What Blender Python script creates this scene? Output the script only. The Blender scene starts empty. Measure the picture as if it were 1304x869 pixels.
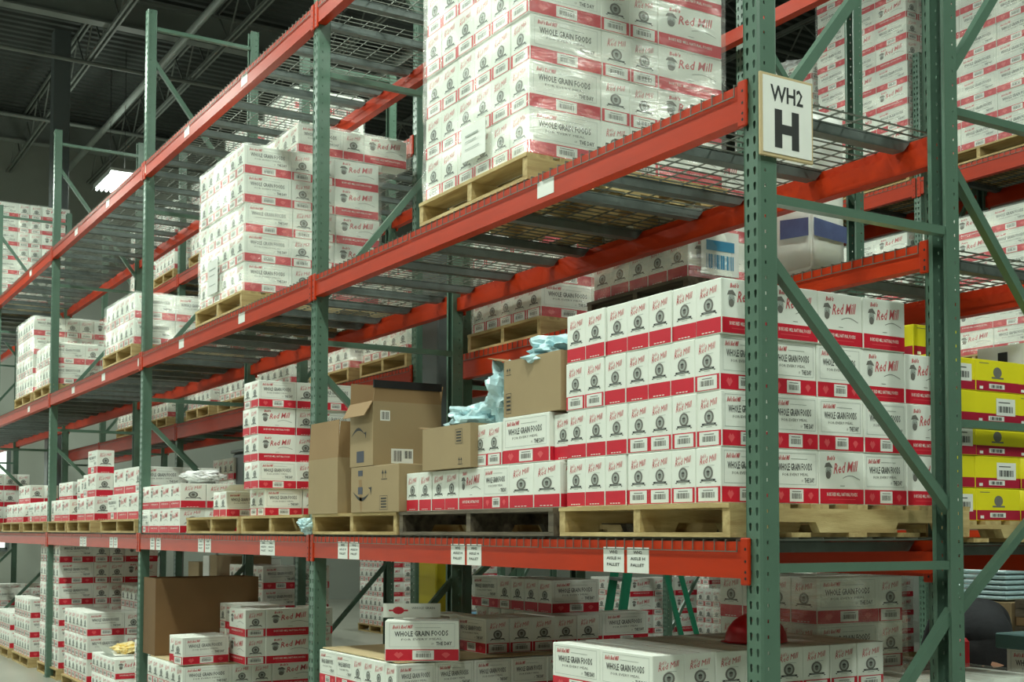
import bpy, bmesh, math, random
from mathutils import Vector, Matrix, noise
R = math.radians
rnd = random.Random(7)
col = bpy.context.scene.collection
sc = bpy.context.scene

# ------------------------------------------------------------------ camera
CAM = (3.0387, -2.7931, 1.5852)
YAW, PITCH, ROLL = 2.5946, 0.0435, 0.0015
cam_d = bpy.data.cameras.new('camera'); cam = bpy.data.objects.new('camera', cam_d); col.objects.link(cam)
cam_d.sensor_width = 36; cam_d.lens = 1598.41 * 36 / 1304; cam_d.shift_y = 172.6 / 1304
cam_d.clip_end = 200
fw = Vector((math.cos(YAW) * math.cos(PITCH), math.sin(YAW) * math.cos(PITCH), math.sin(PITCH)))
rt = Vector((math.sin(YAW), -math.cos(YAW), 0)); up = rt.cross(fw)
r2 = rt * math.cos(ROLL) + up * math.sin(ROLL); u2 = up * math.cos(ROLL) - rt * math.sin(ROLL)
M = Matrix((r2, u2, -fw)).transposed().to_4x4(); M.translation = CAM
cam.matrix_world = M
cam_d.dof.use_dof = True; cam_d.dof.focus_distance = 5.6; cam_d.dof.aperture_fstop = 16
sc.camera = cam

# ------------------------------------------------------------------ world and exposure
w = bpy.data.worlds.new('world'); sc.world = w; w.use_nodes = True
w.node_tree.nodes['Background'].inputs[0].default_value = (0.80, 0.90, 0.82, 1)
w.node_tree.nodes['Background'].inputs[1].default_value = 0.01
sc.view_settings.view_transform = 'Standard'
try: sc.view_settings.look = 'None'
except Exception: pass
sc.view_settings.gamma = 1
sc.view_settings.use_curve_mapping = False
sc.view_settings.exposure = 0.0

LAMP = (0.89, 1.0, 0.87)
def area(name, x, y, z, sx, sy, power, rot=(0, 0, 0)):
    l = bpy.data.lights.new(name, 'AREA'); l.shape = 'RECTANGLE'; l.size = sx; l.size_y = sy; l.energy = power; l.color = LAMP
    o = bpy.data.objects.new(name, l); col.objects.link(o); o.location = (x, y, z); o.rotation_euler = rot
    return o
# high-bay fixtures: one row over the front aisle, one over the rear aisle, one across the rack ends
FIX = [(-19, -1.9, 7.5, 1), (-13, -1.9, 7.5, 1), (-7.5, -1.9, 7.5, 1), (-2.2, -1.9, 7.5, 1), (3.0, -1.9, 7.5, 1),
       (4.6, 3.0, 7.5, 1), (4.6, -6.0, 7.5, 1), (-18.4, 2.42, 7.5, 1.2), (-6.0, 2.6, 7.5, .5), (-0.5, 2.6, 7.5, .35),
       (-4, -7.5, 7.5, 1), (-12, -7.5, 7.5, 1), (-14, 6.4, 7.5, .7)]
LAMP_POWER = 200
for (x, y, z, k) in FIX:
    area('high_bay_light', x, y, z - 0.13, 1.15, 0.42, LAMP_POWER * k)
    area('added_uplight_fill', x, y, z + 0.10, 1.15, 0.42, LAMP_POWER * k * 0.06, (math.pi, 0, 0))  # added upward fill above each closed housing, brightens upper wall and roof

# ------------------------------------------------------------------ tags
def tag(o, label=None, cat=None, group=None, kind=None):
    if label: o['label'] = label
    if cat: o['category'] = cat
    if group: o['group'] = group
    if kind: o['kind'] = kind
    return o
def empty(name, loc=(0, 0, 0), rz=0.0):
    o = bpy.data.objects.new(name, None); col.objects.link(o); o.location = loc; o.rotation_euler = (0, 0, rz)
    o.empty_display_size = 0.1
    return o
CH = {}
def link_child(o, parent):
    o.parent = parent; CH.setdefault(parent.name, []).append(o)
def copy_tree(o, parent=None):
    c = o.copy(); col.objects.link(c)
    if parent: link_child(c, parent)
    else: c.parent = None
    for ch in CH.get(o.name, []): copy_tree(ch, c)
    return c

# ------------------------------------------------------------------ materials
def srgb(r, g, b):
    f = lambda c: (c / 255) / 12.92 if c / 255 <= 0.04045 else ((c / 255 + 0.055) / 1.055) ** 2.4
    return (f(r), f(g), f(b), 1)
def mat(name, c, rough=0.6, metal=0.0, var=0.0, scale=8.0, c2=None, bump=0.0, bscale=60, stretch=(1, 1, 1), spec=0.5):
    m = bpy.data.materials.new(name); m.use_nodes = True; nt = m.node_tree; b = nt.nodes['Principled BSDF']
    b.inputs['Roughness'].default_value = rough; b.inputs['Metallic'].default_value = metal
    b.inputs['Specular IOR Level'].default_value = spec
    tc = nt.nodes.new('ShaderNodeTexCoord'); mp = nt.nodes.new('ShaderNodeMapping'); mp.inputs['Scale'].default_value = stretch
    nt.links.new(tc.outputs['Object'], mp.inputs['Vector'])
    n = nt.nodes.new('ShaderNodeTexNoise'); n.inputs['Scale'].default_value = scale; n.inputs['Detail'].default_value = 5
    nt.links.new(mp.outputs[0], n.inputs['Vector'])
    rp = nt.nodes.new('ShaderNodeValToRGB')
    rp.color_ramp.elements[0].position = 0.3; rp.color_ramp.elements[1].position = 0.72
    rp.color_ramp.elements[0].color = c if c2 is None else c2
    rp.color_ramp.elements[1].color = c
    if c2 is None: rp.color_ramp.elements[0].color = tuple(v * (1 - var) for v in c[:3]) + (1,)
    nt.links.new(n.outputs['Fac'], rp.inputs['Fac']); nt.links.new(rp.outputs['Color'], b.inputs['Base Color'])
    if bump:
        n2 = nt.nodes.new('ShaderNodeTexNoise'); n2.inputs['Scale'].default_value = bscale; n2.inputs['Detail'].default_value = 4
        nt.links.new(mp.outputs[0], n2.inputs['Vector'])
        bp = nt.nodes.new('ShaderNodeBump'); bp.inputs['Strength'].default_value = bump; bp.inputs['Distance'].default_value = 0.01
        nt.links.new(n2.outputs['Fac'], bp.inputs['Height']); nt.links.new(bp.outputs[0], b.inputs['Normal'])
    return m
MT = {}
MT['green'] = mat('green_enamel', srgb(92, 121, 104), 0.32, 0, 0.12, 5, bump=0.05, bscale=25)
MT['orange'] = mat('orange_enamel', srgb(190, 52, 12), 0.40, 0, 0.14, 4, bump=0.03, bscale=15, stretch=(1, 4, 6), spec=0.28)
MT['galv'] = mat('galvanised_steel', srgb(112, 122, 118), 0.45, 0.45, 0.25, 14)
MT['wire'] = mat('galvanised_wire', srgb(118, 122, 112), 0.45, 0.5, 0.2, 20)
MT['white'] = mat('white_card', srgb(243, 246, 238), 0.62, 0, 0.035, 3, bump=0.05, bscale=12)
MT['red'] = mat('red_ink', srgb(212, 28, 52), 0.5, 0, 0.05, 6)
MT['pink'] = mat('light_red_ink', srgb(232, 92, 98), 0.5, 0, 0.05, 6)
MT['script'] = mat('red_script_ink', srgb(210, 92, 98), 0.55, 0, 0.05, 6)
MT['black'] = mat('black_ink', srgb(48, 50, 50), 0.55, 0, 0.1, 6)
MT['grey'] = mat('grey_ink', srgb(120, 118, 112), 0.6, 0, 0.2, 40)
MT['pale'] = mat('pale_grey_ink', srgb(176, 182, 176), 0.6, 0, 0.1, 6)
MT['seam'] = mat('board_edge', srgb(172, 160, 138), 0.8, 0, 0.2, 10)
MT['wood'] = mat('new_pine', srgb(214, 192, 138), 0.72, 0, 0, 3, c2=srgb(166, 138, 88), bump=0.2, bscale=30, stretch=(1.2, 10, 10))
MT['wood_y'] = mat('new_pine_lengthwise', srgb(214, 192, 138), 0.72, 0, 0, 3, c2=srgb(166, 138, 88), bump=0.2, bscale=30, stretch=(10, 1.2, 10))
MT['wood2'] = mat('weathered_pine', srgb(128, 116, 96), 0.82, 0, 0, 3, c2=srgb(74, 66, 56), bump=0.3, bscale=30, stretch=(1.2, 10, 10))
MT['kraft'] = mat('kraft_cardboard', srgb(168, 146, 110), 0.75, 0, 0.10, 2.5, bump=0.06, bscale=18)
MT['kraft_in'] = mat('kraft_inside', srgb(158, 128, 90), 0.8, 0, 0.12, 2.5)
MT['dkbrown'] = mat('dark_brown_board', srgb(128, 96, 60), 0.7, 0, 0.25, 1.6)
MT['sheet'] = mat('kraft_sheet', srgb(206, 184, 142), 0.75, 0, 0.14, 2)
MT['navy'] = mat('navy_tape', srgb(30, 38, 62), 0.35, 0, 0.1, 8)
MT['label'] = mat('white_label', srgb(240, 242, 236), 0.45, 0, 0.03, 8)
MT['bag'] = mat('pale_blue_plastic', srgb(196, 228, 234), 0.25, 0, 0.10, 9, bump=0.9, bscale=16)
MT['bagw'] = mat('white_plastic', srgb(236, 236, 236), 0.3, 0, 0.08, 9, bump=0.8, bscale=14)
MT['bluegrey'] = mat('blue_grey_print', srgb(92, 104, 150), 0.5, 0, 0.3, 12)
MT['yellow'] = mat('yellow_card', srgb(238, 226, 32), 0.5, 0, 0.05, 5)
MT['crimson'] = mat('crimson_card', srgb(176, 24, 56), 0.5, 0, 0.05, 5)
MT['steel'] = mat('grey_painted_steel', srgb(98, 106, 106), 0.45, 0, 0.12, 1.5)
MT['ydark'] = mat('safety_yellow_paint', srgb(206, 190, 30), 0.5, 0, 0.15, 3)
MT['ceil'] = mat('dark_roof_steel', srgb(62, 68, 64), 0.6, 0, 0.25, 1.2)
MT['joist'] = mat('dark_joist_steel', srgb(120, 126, 120), 0.5, 0, 0.2, 2)
MT['pipe'] = mat('bare_conduit', srgb(168, 176, 170), 0.4, 0.3, 0.15, 2)
MT['wall'] = mat('warehouse_wall', srgb(158, 164, 154), 0.8, 0, 0.06, 0.7, bump=0.1, bscale=5)
MT['floor'] = mat('sealed_concrete', srgb(176, 176, 164), 0.28, 0, 0.22, 0.8, bump=0.03, bscale=8)
MT['skin'] = mat('skin', srgb(214, 158, 128), 0.55, 0, 0.05, 9)
MT['cloth'] = mat('charcoal_cloth', srgb(52, 54, 58), 0.85, 0, 0.25, 9, bump=0.3, bscale=30)
MT['cloth_blk'] = mat('black_cloth', srgb(26, 26, 28), 0.85, 0, 0.2, 9, bump=0.3, bscale=30)
MT['hair'] = mat('brown_hair', srgb(70, 48, 34), 0.7, 0, 0.3, 50)
MT['shoe'] = mat('black_rubber', srgb(24, 24, 24), 0.6, 0, 0.1, 9)
MT['plastic_red'] = mat('red_plastic', srgb(206, 22, 36), 0.4, 0, 0.05, 3)
MT['ladder'] = mat('green_fibreglass', srgb(28, 132, 98), 0.4, 0, 0.1, 4)
MT['teal'] = mat('teal_card', srgb(92, 132, 132), 0.6, 0, 0.1, 4)
MT['blue'] = mat('blue_card', srgb(70, 150, 190), 0.5, 0, 0.15, 6)
MT['lamp_housing'] = mat('white_enamel', srgb(220, 224, 220), 0.4, 0, 0.02, 4)
MT['cord'] = mat('black_cord', srgb(20, 20, 20), 0.6)
MT['gold'] = mat('yellow_fruit_print', srgb(240, 196, 60), 0.6, 0, 0, 18, c2=srgb(250, 240, 200))
def emis(name, c, s):
    m = bpy.data.materials.new(name); m.use_nodes = True; nt = m.node_tree
    b = nt.nodes['Principled BSDF']; b.inputs['Base Color'].default_value = (0.8, 0.8, 0.8, 1)
    b.inputs['Emission Color'].default_value = c; b.inputs['Emission Strength'].default_value = s
    return m
MT['tube'] = emis('lit_fluorescent_tube', (0.92, 1.0, 0.95, 1), 22)
MT['daylight'] = emis('daylit_dock_panel', (0.86, 1.0, 0.90, 1), 1.6)
def film_mat():
    m = bpy.data.materials.new('stretch_film'); m.use_nodes = True; nt = m.node_tree; N = nt.nodes; L = nt.links
    for n in list(N): N.remove(n)
    out = N.new('ShaderNodeOutputMaterial'); tr = N.new('ShaderNodeBsdfTransparent'); gl = N.new('ShaderNodeBsdfGlossy'); df = N.new('ShaderNodeBsdfDiffuse')
    tr.inputs[0].default_value = (0.955, 0.965, 0.955, 1); gl.inputs['Roughness'].default_value = 0.22; gl.inputs[0].default_value = (1, 1, 1, 1)
    df.inputs[0].default_value = (0.85, 0.88, 0.85, 1)
    tc = N.new('ShaderNodeTexCoord'); mp = N.new('ShaderNodeMapping'); mp.inputs['Scale'].default_value = (1.6, 1.6, 7); mp.inputs['Rotation'].default_value = (0.35, 0.3, 0)
    L.new(tc.outputs['Object'], mp.inputs[0])
    n1 = N.new('ShaderNodeTexNoise'); n1.inputs['Scale'].default_value = 3.2; n1.inputs['Detail'].default_value = 6; n1.inputs['Distortion'].default_value = 1.0
    L.new(mp.outputs[0], n1.inputs['Vector'])
    n2 = N.new('ShaderNodeTexNoise'); n2.inputs['Scale'].default_value = 2.0; n2.inputs['Detail'].default_value = 2
    L.new(tc.outputs['Object'], n2.inputs['Vector'])
    ad = N.new('ShaderNodeMath'); ad.operation = 'ADD'; L.new(n1.outputs['Fac'], ad.inputs[0]); L.new(n2.outputs['Fac'], ad.inputs[1])
    bp = N.new('ShaderNodeBump'); bp.inputs['Strength'].default_value = 1.0; bp.inputs['Distance'].default_value = 0.22
    L.new(ad.outputs[0], bp.inputs['Height']); L.new(bp.outputs[0], gl.inputs['Normal'])
    mx1 = N.new('ShaderNodeMixShader'); L.new(tr.outputs[0], mx1.inputs[1]); L.new(df.outputs[0], mx1.inputs[2]); mx1.inputs[0].default_value = 0.12
    rp = N.new('ShaderNodeValToRGB'); rp.color_ramp.elements[0].position = .44; rp.color_ramp.elements[1].position = .66
    rp.color_ramp.elements[0].color = (.02, .02, .02, 1); rp.color_ramp.elements[1].color = (.55, .55, .55, 1)
    n3 = N.new('ShaderNodeTexNoise'); n3.inputs['Scale'].default_value = 3.4; n3.inputs['Detail'].default_value = 5; n3.inputs['Distortion'].default_value = .8
    mp3 = N.new('ShaderNodeMapping'); mp3.inputs['Scale'].default_value = (1, 1, 1.6); mp3.inputs['Rotation'].default_value = (0.5, 0.45, 0)
    L.new(tc.outputs['Object'], mp3.inputs[0]); L.new(mp3.outputs[0], n3.inputs['Vector']); L.new(n3.outputs['Fac'], rp.inputs[0]); L.new(rp.outputs[0], gl.inputs[0])
    mx = N.new('ShaderNodeAddShader'); L.new(mx1.outputs[0], mx.inputs[0]); L.new(gl.outputs[0], mx.inputs[1])
    L.new(mx.outputs[0], out.inputs[0])
    return m
MT['film'] = film_mat()

# ------------------------------------------------------------------ mesh helper
class MB:
    def __init__(s): s.v = []; s.f = []; s.m = []; s.sm = []
    def poly(s, pts, m=0, smooth=False):
        i = len(s.v); s.v += [tuple(p) for p in pts]; s.f.append(tuple(range(i, i + len(pts)))); s.m.append(m); s.sm.append(smooth)
    def mesh(s, vs, fs, m=0, smooth=False):
        i = len(s.v); s.v += [tuple(p) for p in vs]
        for f in fs: s.f.append(tuple(i + k for k in f)); s.m.append(m); s.sm.append(smooth)
    def box(s, x0, x1, y0, y1, z0, z1, m=0):
        v = [(x0, y0, z0), (x1, y0, z0), (x1, y1, z0), (x0, y1, z0), (x0, y0, z1), (x1, y0, z1), (x1, y1, z1), (x0, y1, z1)]
        s.mesh(v, [(0, 3, 2, 1), (4, 5, 6, 7), (0, 1, 5, 4), (1, 2, 6, 5), (2, 3, 7, 6), (3, 0, 4, 7)], m)
    def bbox(s, x0, x1, y0, y1, z0, z1, m=0, b=0.003):
        bm = bmesh.new(); bmesh.ops.create_cube(bm, size=1)
        for q in bm.verts: q.co = ((x0 + x1) / 2 + q.co.x * (x1 - x0), (y0 + y1) / 2 + q.co.y * (y1 - y0), (z0 + z1) / 2 + q.co.z * (z1 - z0))
        bmesh.ops.bevel(bm, geom=bm.edges[:], offset=b, segments=1, affect='EDGES')
        bm.verts.index_update(); s.mesh([q.co[:] for q in bm.verts], [[q.index for q in f.verts] for f in bm.faces], m); bm.free()
    def bar(s, p0, p1, w, h, m=0, upv=(0, 0, 1)):
        p0 = Vector(p0); p1 = Vector(p1); d = (p1 - p0).normalized(); a = d.cross(Vector(upv))
        if a.length < 1e-4: a = d.cross(Vector((0, 1, 0)))
        a.normalize(); b = a.cross(d); a = a * w / 2; b = b * h / 2
        v = [p0 - a - b, p0 + a - b, p0 + a + b, p0 - a + b, p1 - a - b, p1 + a - b, p1 + a + b, p1 - a + b]
        s.mesh(v, [(0, 1, 2, 3), (7, 6, 5, 4), (0, 4, 5, 1), (1, 5, 6, 2), (2, 6, 7, 3), (3, 7, 4, 0)], m)
    def tube(s, pts, r, n=8, m=0, cap=True):
        pts = [Vector(p) for p in pts]; rs = r if isinstance(r, (list, tuple)) else [r] * len(pts); rings = []
        i0 = len(s.v)
        for i, p in enumerate(pts):
            d = (pts[min(i + 1, len(pts) - 1)] - pts[max(i - 1, 0)]).normalized()
            a = d.cross(Vector((0, 0, 1)));
            if a.length < 1e-3: a = Vector((1, 0, 0))
            a.normalize(); b = d.cross(a)
            for k in range(n):
                t = 2 * math.pi * k / n; s.v.append(tuple(p + a * math.cos(t) * rs[i] + b * math.sin(t) * rs[i]))
        for i in range(len(pts) - 1):
            for k in range(n):
                k2 = (k + 1) % n; s.f.append((i0 + i * n + k, i0 + i * n + k2, i0 + (i + 1) * n + k2, i0 + (i + 1) * n + k)); s.m.append(m); s.sm.append(True)
        if cap:
            s.f.append(tuple(i0 + k for k in range(n))[::-1]); s.m.append(m); s.sm.append(False)
            s.f.append(tuple(i0 + (len(pts) - 1) * n + k for k in range(n))); s.m.append(m); s.sm.append(False)
    def data(s, name, mats):
        me = bpy.data.meshes.new(name); me.from_pydata(s.v, [], s.f)
        for m in (mats if isinstance(mats, (list, tuple)) else [mats]): me.materials.append(m)
        me.polygons.foreach_set('material_index', s.m); me.polygons.foreach_set('use_smooth', s.sm); me.update()
        return me
    def build(s, name, mats, parent=None, loc=None):
        o = bpy.data.objects.new(name, s.data(name, mats)); col.objects.link(o)
        if parent: link_child(o, parent)
        if loc: o.location = loc
        return o
def inst(name, me, parent=None, loc=(0, 0, 0), rz=0):
    o = bpy.data.objects.new(name, me); col.objects.link(o); o.location = loc; o.rotation_euler = (0, 0, rz)
    if parent: link_child(o, parent)
    return o

# ------------------------------------------------------------------ lettering
_txt = {}
def txt(s, bold=0.0):
    k = (s, bold)
    if k not in _txt:
        c = bpy.data.curves.new('lettering', 'FONT'); c.body = s; c.size = 1; c.offset = bold; c.resolution_u = 1
        o = bpy.data.objects.new('lettering', c); col.objects.link(o); dg = bpy.context.evaluated_depsgraph_get()
        me = o.evaluated_get(dg).to_mesh(); v = [(p.co.x, p.co.y) for p in me.vertices]; f = [tuple(q.vertices) for q in me.polygons]
        x0 = min(p[0] for p in v); x1 = max(p[0] for p in v); y0 = min(p[1] for p in v); y1 = max(p[1] for p in v)
        _txt[k] = ([((x - x0) / (x1 - x0), (y - y0) / (y1 - y0)) for x, y in v], f)
        o.evaluated_get(dg).to_mesh_clear(); bpy.data.objects.remove(o); bpy.data.curves.remove(c)
    return _txt[k]
class Face:
    """a printable plane: o = lower-left corner, u and v unit axes, lifted by off"""
    def __init__(s, mb, o, u, v, off=0.0008):
        s.mb = mb; s.u = Vector(u); s.v = Vector(v); n = s.u.cross(s.v); s.n = n; s.o = Vector(o) + n * off
    def P(s, a, b, lift=0): return s.o + s.u * a + s.v * b + s.n * lift
    def rect(s, a0, a1, b0, b1, m, lift=0): s.mb.poly([s.P(a0, b0, lift), s.P(a1, b0, lift), s.P(a1, b1, lift), s.P(a0, b1, lift)], m)
    def pg(s, pts, m, lift=0): s.mb.poly([s.P(a, b, lift) for a, b in pts], m)
    def frame(s, a0, a1, b0, b1, t, m):
        s.rect(a0, a1, b0, b0 + t, m); s.rect(a0, a1, b1 - t, b1, m); s.rect(a0, a0 + t, b0 + t, b1 - t, m); s.rect(a1 - t, a1, b0 + t, b1 - t, m)
    def text(s, t, a0, b0, w, h, m, rot=0.0, shear=0.0, bold=0.0, lift=0.0002):
        v, f = txt(t, bold); c, q = math.cos(rot), math.sin(rot); pts = []
        for x, y in v:
            X = x * w + y * h * shear; Y = y * h; pts.append(s.P(a0 + X * c - Y * q, b0 + X * q + Y * c, lift))
        s.mb.mesh(pts, f, m)
    def disc(s, a, b, ra, rb, m, n=14, lift=0): s.pg([(a + ra * math.cos(2 * math.pi * k / n), b + rb * math.sin(2 * math.pi * k / n)) for k in range(n)], m, lift)
    def barcode(s, a0, a1, b0, b1, m, n=17, lift=0.0002):
        q = random.Random(3); x = a0
        for k in range(n):
            wd = (a1 - a0) / n; t = wd * q.choice((.35, .55, .8)); s.rect(x, x + t, b0, b1, m, lift); x += wd

# ------------------------------------------------------------------ cartons
CM = ['white', 'red', 'script', 'black', 'grey', 'pale', 'seam', 'pink', 'label', 'navy']
W_, R_, S_, K_, G_, P_, B_, I_, L_, N_ = range(10)
def p_end(F, w, h, lab):
    F.rect(0.003, w - 0.003, 0.004, 0.30 * h, R_)
    c = w / 2
    F.text("Bob's", c - 0.30 * w, 0.80 * h, 0.22 * w, 0.07 * h, S_, rot=0.17, shear=0.35, bold=0.0)
    F.text("Red Mill", c - 0.33 * w, 0.69 * h, 0.64 * w, 0.115 * h, S_, rot=0.17, shear=0.35, bold=0.0)
    F.rect(c - 0.05 * w, c + 0.25 * w, 0.675 * h, 0.683 * h, P_)
    F.disc(c, 0.545 * h, 0.19 * w, 0.125 * h, G_, 18)
    F.disc(c, 0.545 * h, 0.13 * w, 0.09 * h, P_, 16, 0.0002)
    F.disc(c, 0.54 * h, 0.062 * w, 0.058 * h, G_, 12, 0.0004)
    F.rect(c - 0.062 * w, c + 0.062 * w, 0.555 * h, 0.578 * h, K_, 0.0005)
    F.pg([(c - .34 * w, .385 * h), (c - .27 * w, .40 * h), (c - .27 * w, .37 * h)], K_)
    F.pg([(c + .34 * w, .385 * h), (c + .27 * w, .37 * h), (c + .27 * w, .40 * h)], K_)
    F.rect(c - 0.28 * w, c + 0.28 * w, 0.40 * h, 0.435 * h, K_, 0.0003)
    F.rect(c - 0.2 * w, c + 0.2 * w, 0.412 * h, 0.422 * h, P_, 0.0005)
    F.rect(c - 0.12 * w, c + 0.12 * w, 0.365 * h, 0.375 * h, P_)
    if lab:
        F.rect(c - 0.39 * w, c + 0.39 * w, 0.035 * h, 0.280 * h, L_, 0.0003)
        F.rect(c - 0.2 * w, c + 0.2 * w, 0.225 * h, 0.24 * h, G_, 0.0006)
        F.barcode(c - 0.27 * w, c + 0.27 * w, 0.10 * h, 0.20 * h, G_, 14, 0.0006)
    else:
        for k in range(4): F.rect(c + (k - 2) * 0.13 * w, c + (k - 2) * 0.13 * w + 0.09 * w, 0.045 * h, 0.062 * h, W_, 0.0004)
def p_panel(F, w, h):
    F.rect(0.003, w - 0.003, 0.004, 0.30 * h, R_)
    F.frame(0.06 * w, 0.94 * w, 0.36 * h, 0.94 * h, 0.0013, P_)
    F.text("Bob's Red Mill", 0.10 * w, 0.80 * h, 0.26 * w, 0.095 * h, S_, rot=0.03, shear=0.3, bold=0.03)
    F.rect(0.40 * w, 0.75 * w, 0.83 * h, 0.84 * h, P_)
    F.text("WHOLE GRAIN FOODS", 0.13 * w, 0.61 * h, 0.72 * w, 0.135 * h, K_, rot=0.02, shear=0, bold=0.015)
    F.text("FOR EVERY MEAL", 0.22 * w, 0.515 * h, 0.55 * w, 0.05 * h, G_, rot=0.02)
    F.text("THE DAY", 0.69 * w, 0.395 * h, 0.21 * w, 0.09 * h, K_, rot=0.02, bold=0.02)
    F.text("OF", 0.62 * w, 0.41 * h, 0.035 * w, 0.045 * h, G_)
    F.rect(0.37 * w, 0.66 * w, 0.045 * h, 0.275 * h, L_, 0.0003)
    F.rect(0.42 * w, 0.61 * w, 0.225 * h, 0.24 * h, G_, 0.0006)
    F.barcode(0.41 * w, 0.62 * w, 0.10 * h, 0.20 * h, G_, 18, 0.0006)
    F.pg([(0.12 * w, .17 * h), (0.16 * w, .24 * h), (.185 * w, .20 * h), (.21 * w, .24 * h), (.25 * w, .17 * h), (.185 * w, .07 * h)], I_, 0.0004)
    F.pg([(0.76 * w, .17 * h), (0.80 * w, .22 * h), (.84 * w, .22 * h), (.88 * w, .17 * h), (.82 * w, .08 * h)], I_, 0.0004)
def p_logo(F, w, h):
    F.rect(0.003, w - 0.003, 0.004, 0.30 * h, R_)
    # bearded head under a flat cap, then the big red lettering
    F.disc(0.20 * w, 0.62 * h, 0.065 * w, 0.12 * h, P_, 14)
    F.disc(0.195 * w, 0.56 * h, 0.055 * w, 0.075 * h, G_, 12, 0.0002)
    F.pg([(.11 * w, .70 * h), (.14 * w, .78 * h), (.22 * w, .80 * h), (.275 * w, .73 * h), (.29 * w, .69 * h), (.2 * w, .715 * h)], G_, 0.0003)
    F.rect(.17 * w, .19 * w, .64 * h, .65 * h, K_, 0.0004); F.rect(.22 * w, .24 * w, .64 * h, .65 * h, K_, 0.0004)
    F.text("Bob's", 0.17 * w, 0.83 * h, 0.17 * w, 0.09 * h, S_, rot=0.05, shear=0.2, bold=0.03)
    F.text("Red Mill", 0.31 * w, 0.58 * h, 0.52 * w, 0.20 * h, S_, rot=0.10, shear=0.30, bold=0.012)
    for k in range(7):
        a = 0.52 + k * 0.055; b = 0.50 + 0.05 * math.sin(k / 6 * math.pi)
        F.pg([(a * w, b * h), ((a + .055) * w, (0.50 + 0.05 * math.sin((k + 1) / 6 * math.pi)) * h), ((a + .055) * w, (0.512 + 0.05 * math.sin((k + 1) / 6 * math.pi)) * h), (a * w, (b + .012) * h)], G_)
    F.rect(0.46 * w, 0.56 * w, 0.355 * h, 0.365 * h, G_)
    F.text("BOB'S RED MILL NATURAL FOODS", 0.16 * w, 0.165 * h, 0.68 * w, 0.07 * h, W_, bold=0.01)
    F.rect(0.2 * w, 0.8 * w, 0.10 * h, 0.112 * h, I_, 0.0003)
def carton_mesh(W, L, H, flip, skin=0):
    mb = MB(); mb.bbox(-W / 2, W / 2, -L / 2, L / 2, 0, H, W_, 0.0025)
    mb.box(-0.001, 0.001, -L / 2 + .003, L / 2 - .003, H - .0005, H + .0006, B_)
    F = Face(mb, (-W / 2, -L / 2, 0), (1, 0, 0), (0, 0, 1)); p_end(F, W, H, False)
    F = Face(mb, (W / 2, L / 2, 0), (-1, 0, 0), (0, 0, 1)); p_end(F, W, H, True)
    F = Face(mb, (W / 2, -L / 2, 0), (0, 1, 0), (0, 0, 1)); (p_logo if flip else p_panel)(F, L, H)
    F = Face(mb, (-W / 2, L / 2, 0), (0, -1, 0), (0, 0, 1)); (p_panel if flip else p_logo)(F, L, H)
    return mb.data('printed_carton', [MT[k] for k in CM])
def ycarton_mesh(W, L, H, flip):
    mb = MB(); mb.bbox(-W / 2, W / 2, -L / 2, L / 2, 0, H, 0, 0.0025)
    fs = [((-W / 2, -L / 2, 0), (1, 0, 0), W), ((W / 2, L / 2, 0), (-1, 0, 0), W), ((W / 2, -L / 2, 0), (0, 1, 0), L), ((-W / 2, L / 2, 0), (0, -1, 0), L)]
    for i, (o, u, w) in enumerate(fs):
        F = Face(mb, o, u, (0, 0, 1)); F.rect(.002, w - .002, .003, .33 * H, 1)
        F.rect(.30 * w, .66 * w, .10 * H, .25 * H, 2, .0003); F.barcode(.34 * w, .62 * w, .12 * H, .22 * H, 3, 10, .0006)
        F.rect(.08 * w, .16 * w, .07 * H, .16 * H, 2, .0003)
        if (i + flip) % 2: 
            F.disc(.5 * w, .62 * H, .10 * w, .17 * H, 4, 14); F.rect(.36 * w, .64 * w, .42 * H, .47 * H, 4, .0003); F.rect(.08 * w, .3 * w, .88 * H, .90 * H, 4)
        else:
            F.rect(.48 * w, .92 * w, .28 * H, .82 * H, 2, .0006); F.barcode(.53 * w, .87 * w, .38 * H, .58 * H, 3, 14, .0009)
            F.rect(.53 * w, .8 * w, .68 * H, .71 * H, 3, .0009)
    return mb.data('yellow_carton', [MT[k] for k in ('yellow', 'crimson', 'label', 'black', 'grey')])
SZ = {'S': (.133, .225, .191), 'M': (.159, .380, .205), 'T': (.148, .330, .190), 'U': (.20, .28, .19), 'V': (.165, .36, .225), 'C': (.14, .26, .175), 'K': (.159, .34, .20), 'Y': (.20, .265, .127)}
_cm = {}
def cmesh(sz, flip):
    if (sz, flip) not in _cm: _cm[(sz, flip)] = (ycarton_mesh if sz == 'Y' else carton_mesh)(*SZ[sz], flip)
    return _cm[(sz, flip)]
FACE = {('a', 'p'): (0, 0), ('b', 'q'): (0, 180), ('q', 'a'): (0, 90), ('p', 'b'): (0, -90), ('a', 'q'): (1, 0), ('b', 'p'): (1, 180), ('p', 'a'): (1, 90), ('q', 'b'): (1, -90)}
ORD = ['zeroth', 'first', 'second', 'third', 'fourth', 'fifth', 'sixth', 'seventh', 'eighth', 'ninth', 'tenth', 'eleventh', 'twelfth', 'thirteenth', 'fourteenth']
CARTONS = []
def carton(sz, x, y, z, f, s, label, group, jit=0.002, rz=0.0):
    if (f, s) not in FACE: s = rnd.choice('pq') if f in 'ab' else rnd.choice('ab')
    k, r = FACE[(f, s)]
    o = inst('food_carton', cmesh(sz, k), None, (x + rnd.uniform(-jit, jit), y + rnd.uniform(-jit, jit), z), R(r + rz + rnd.uniform(-.5, .5) * (jit / 0.002)))
    sx = 1 + rnd.uniform(-.004, .004); o.scale = (0.988 * sx, 0.990 * sx, 0.994)
    tag(o, label, 'carton', group); CARTONS.append(o); return o
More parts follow.
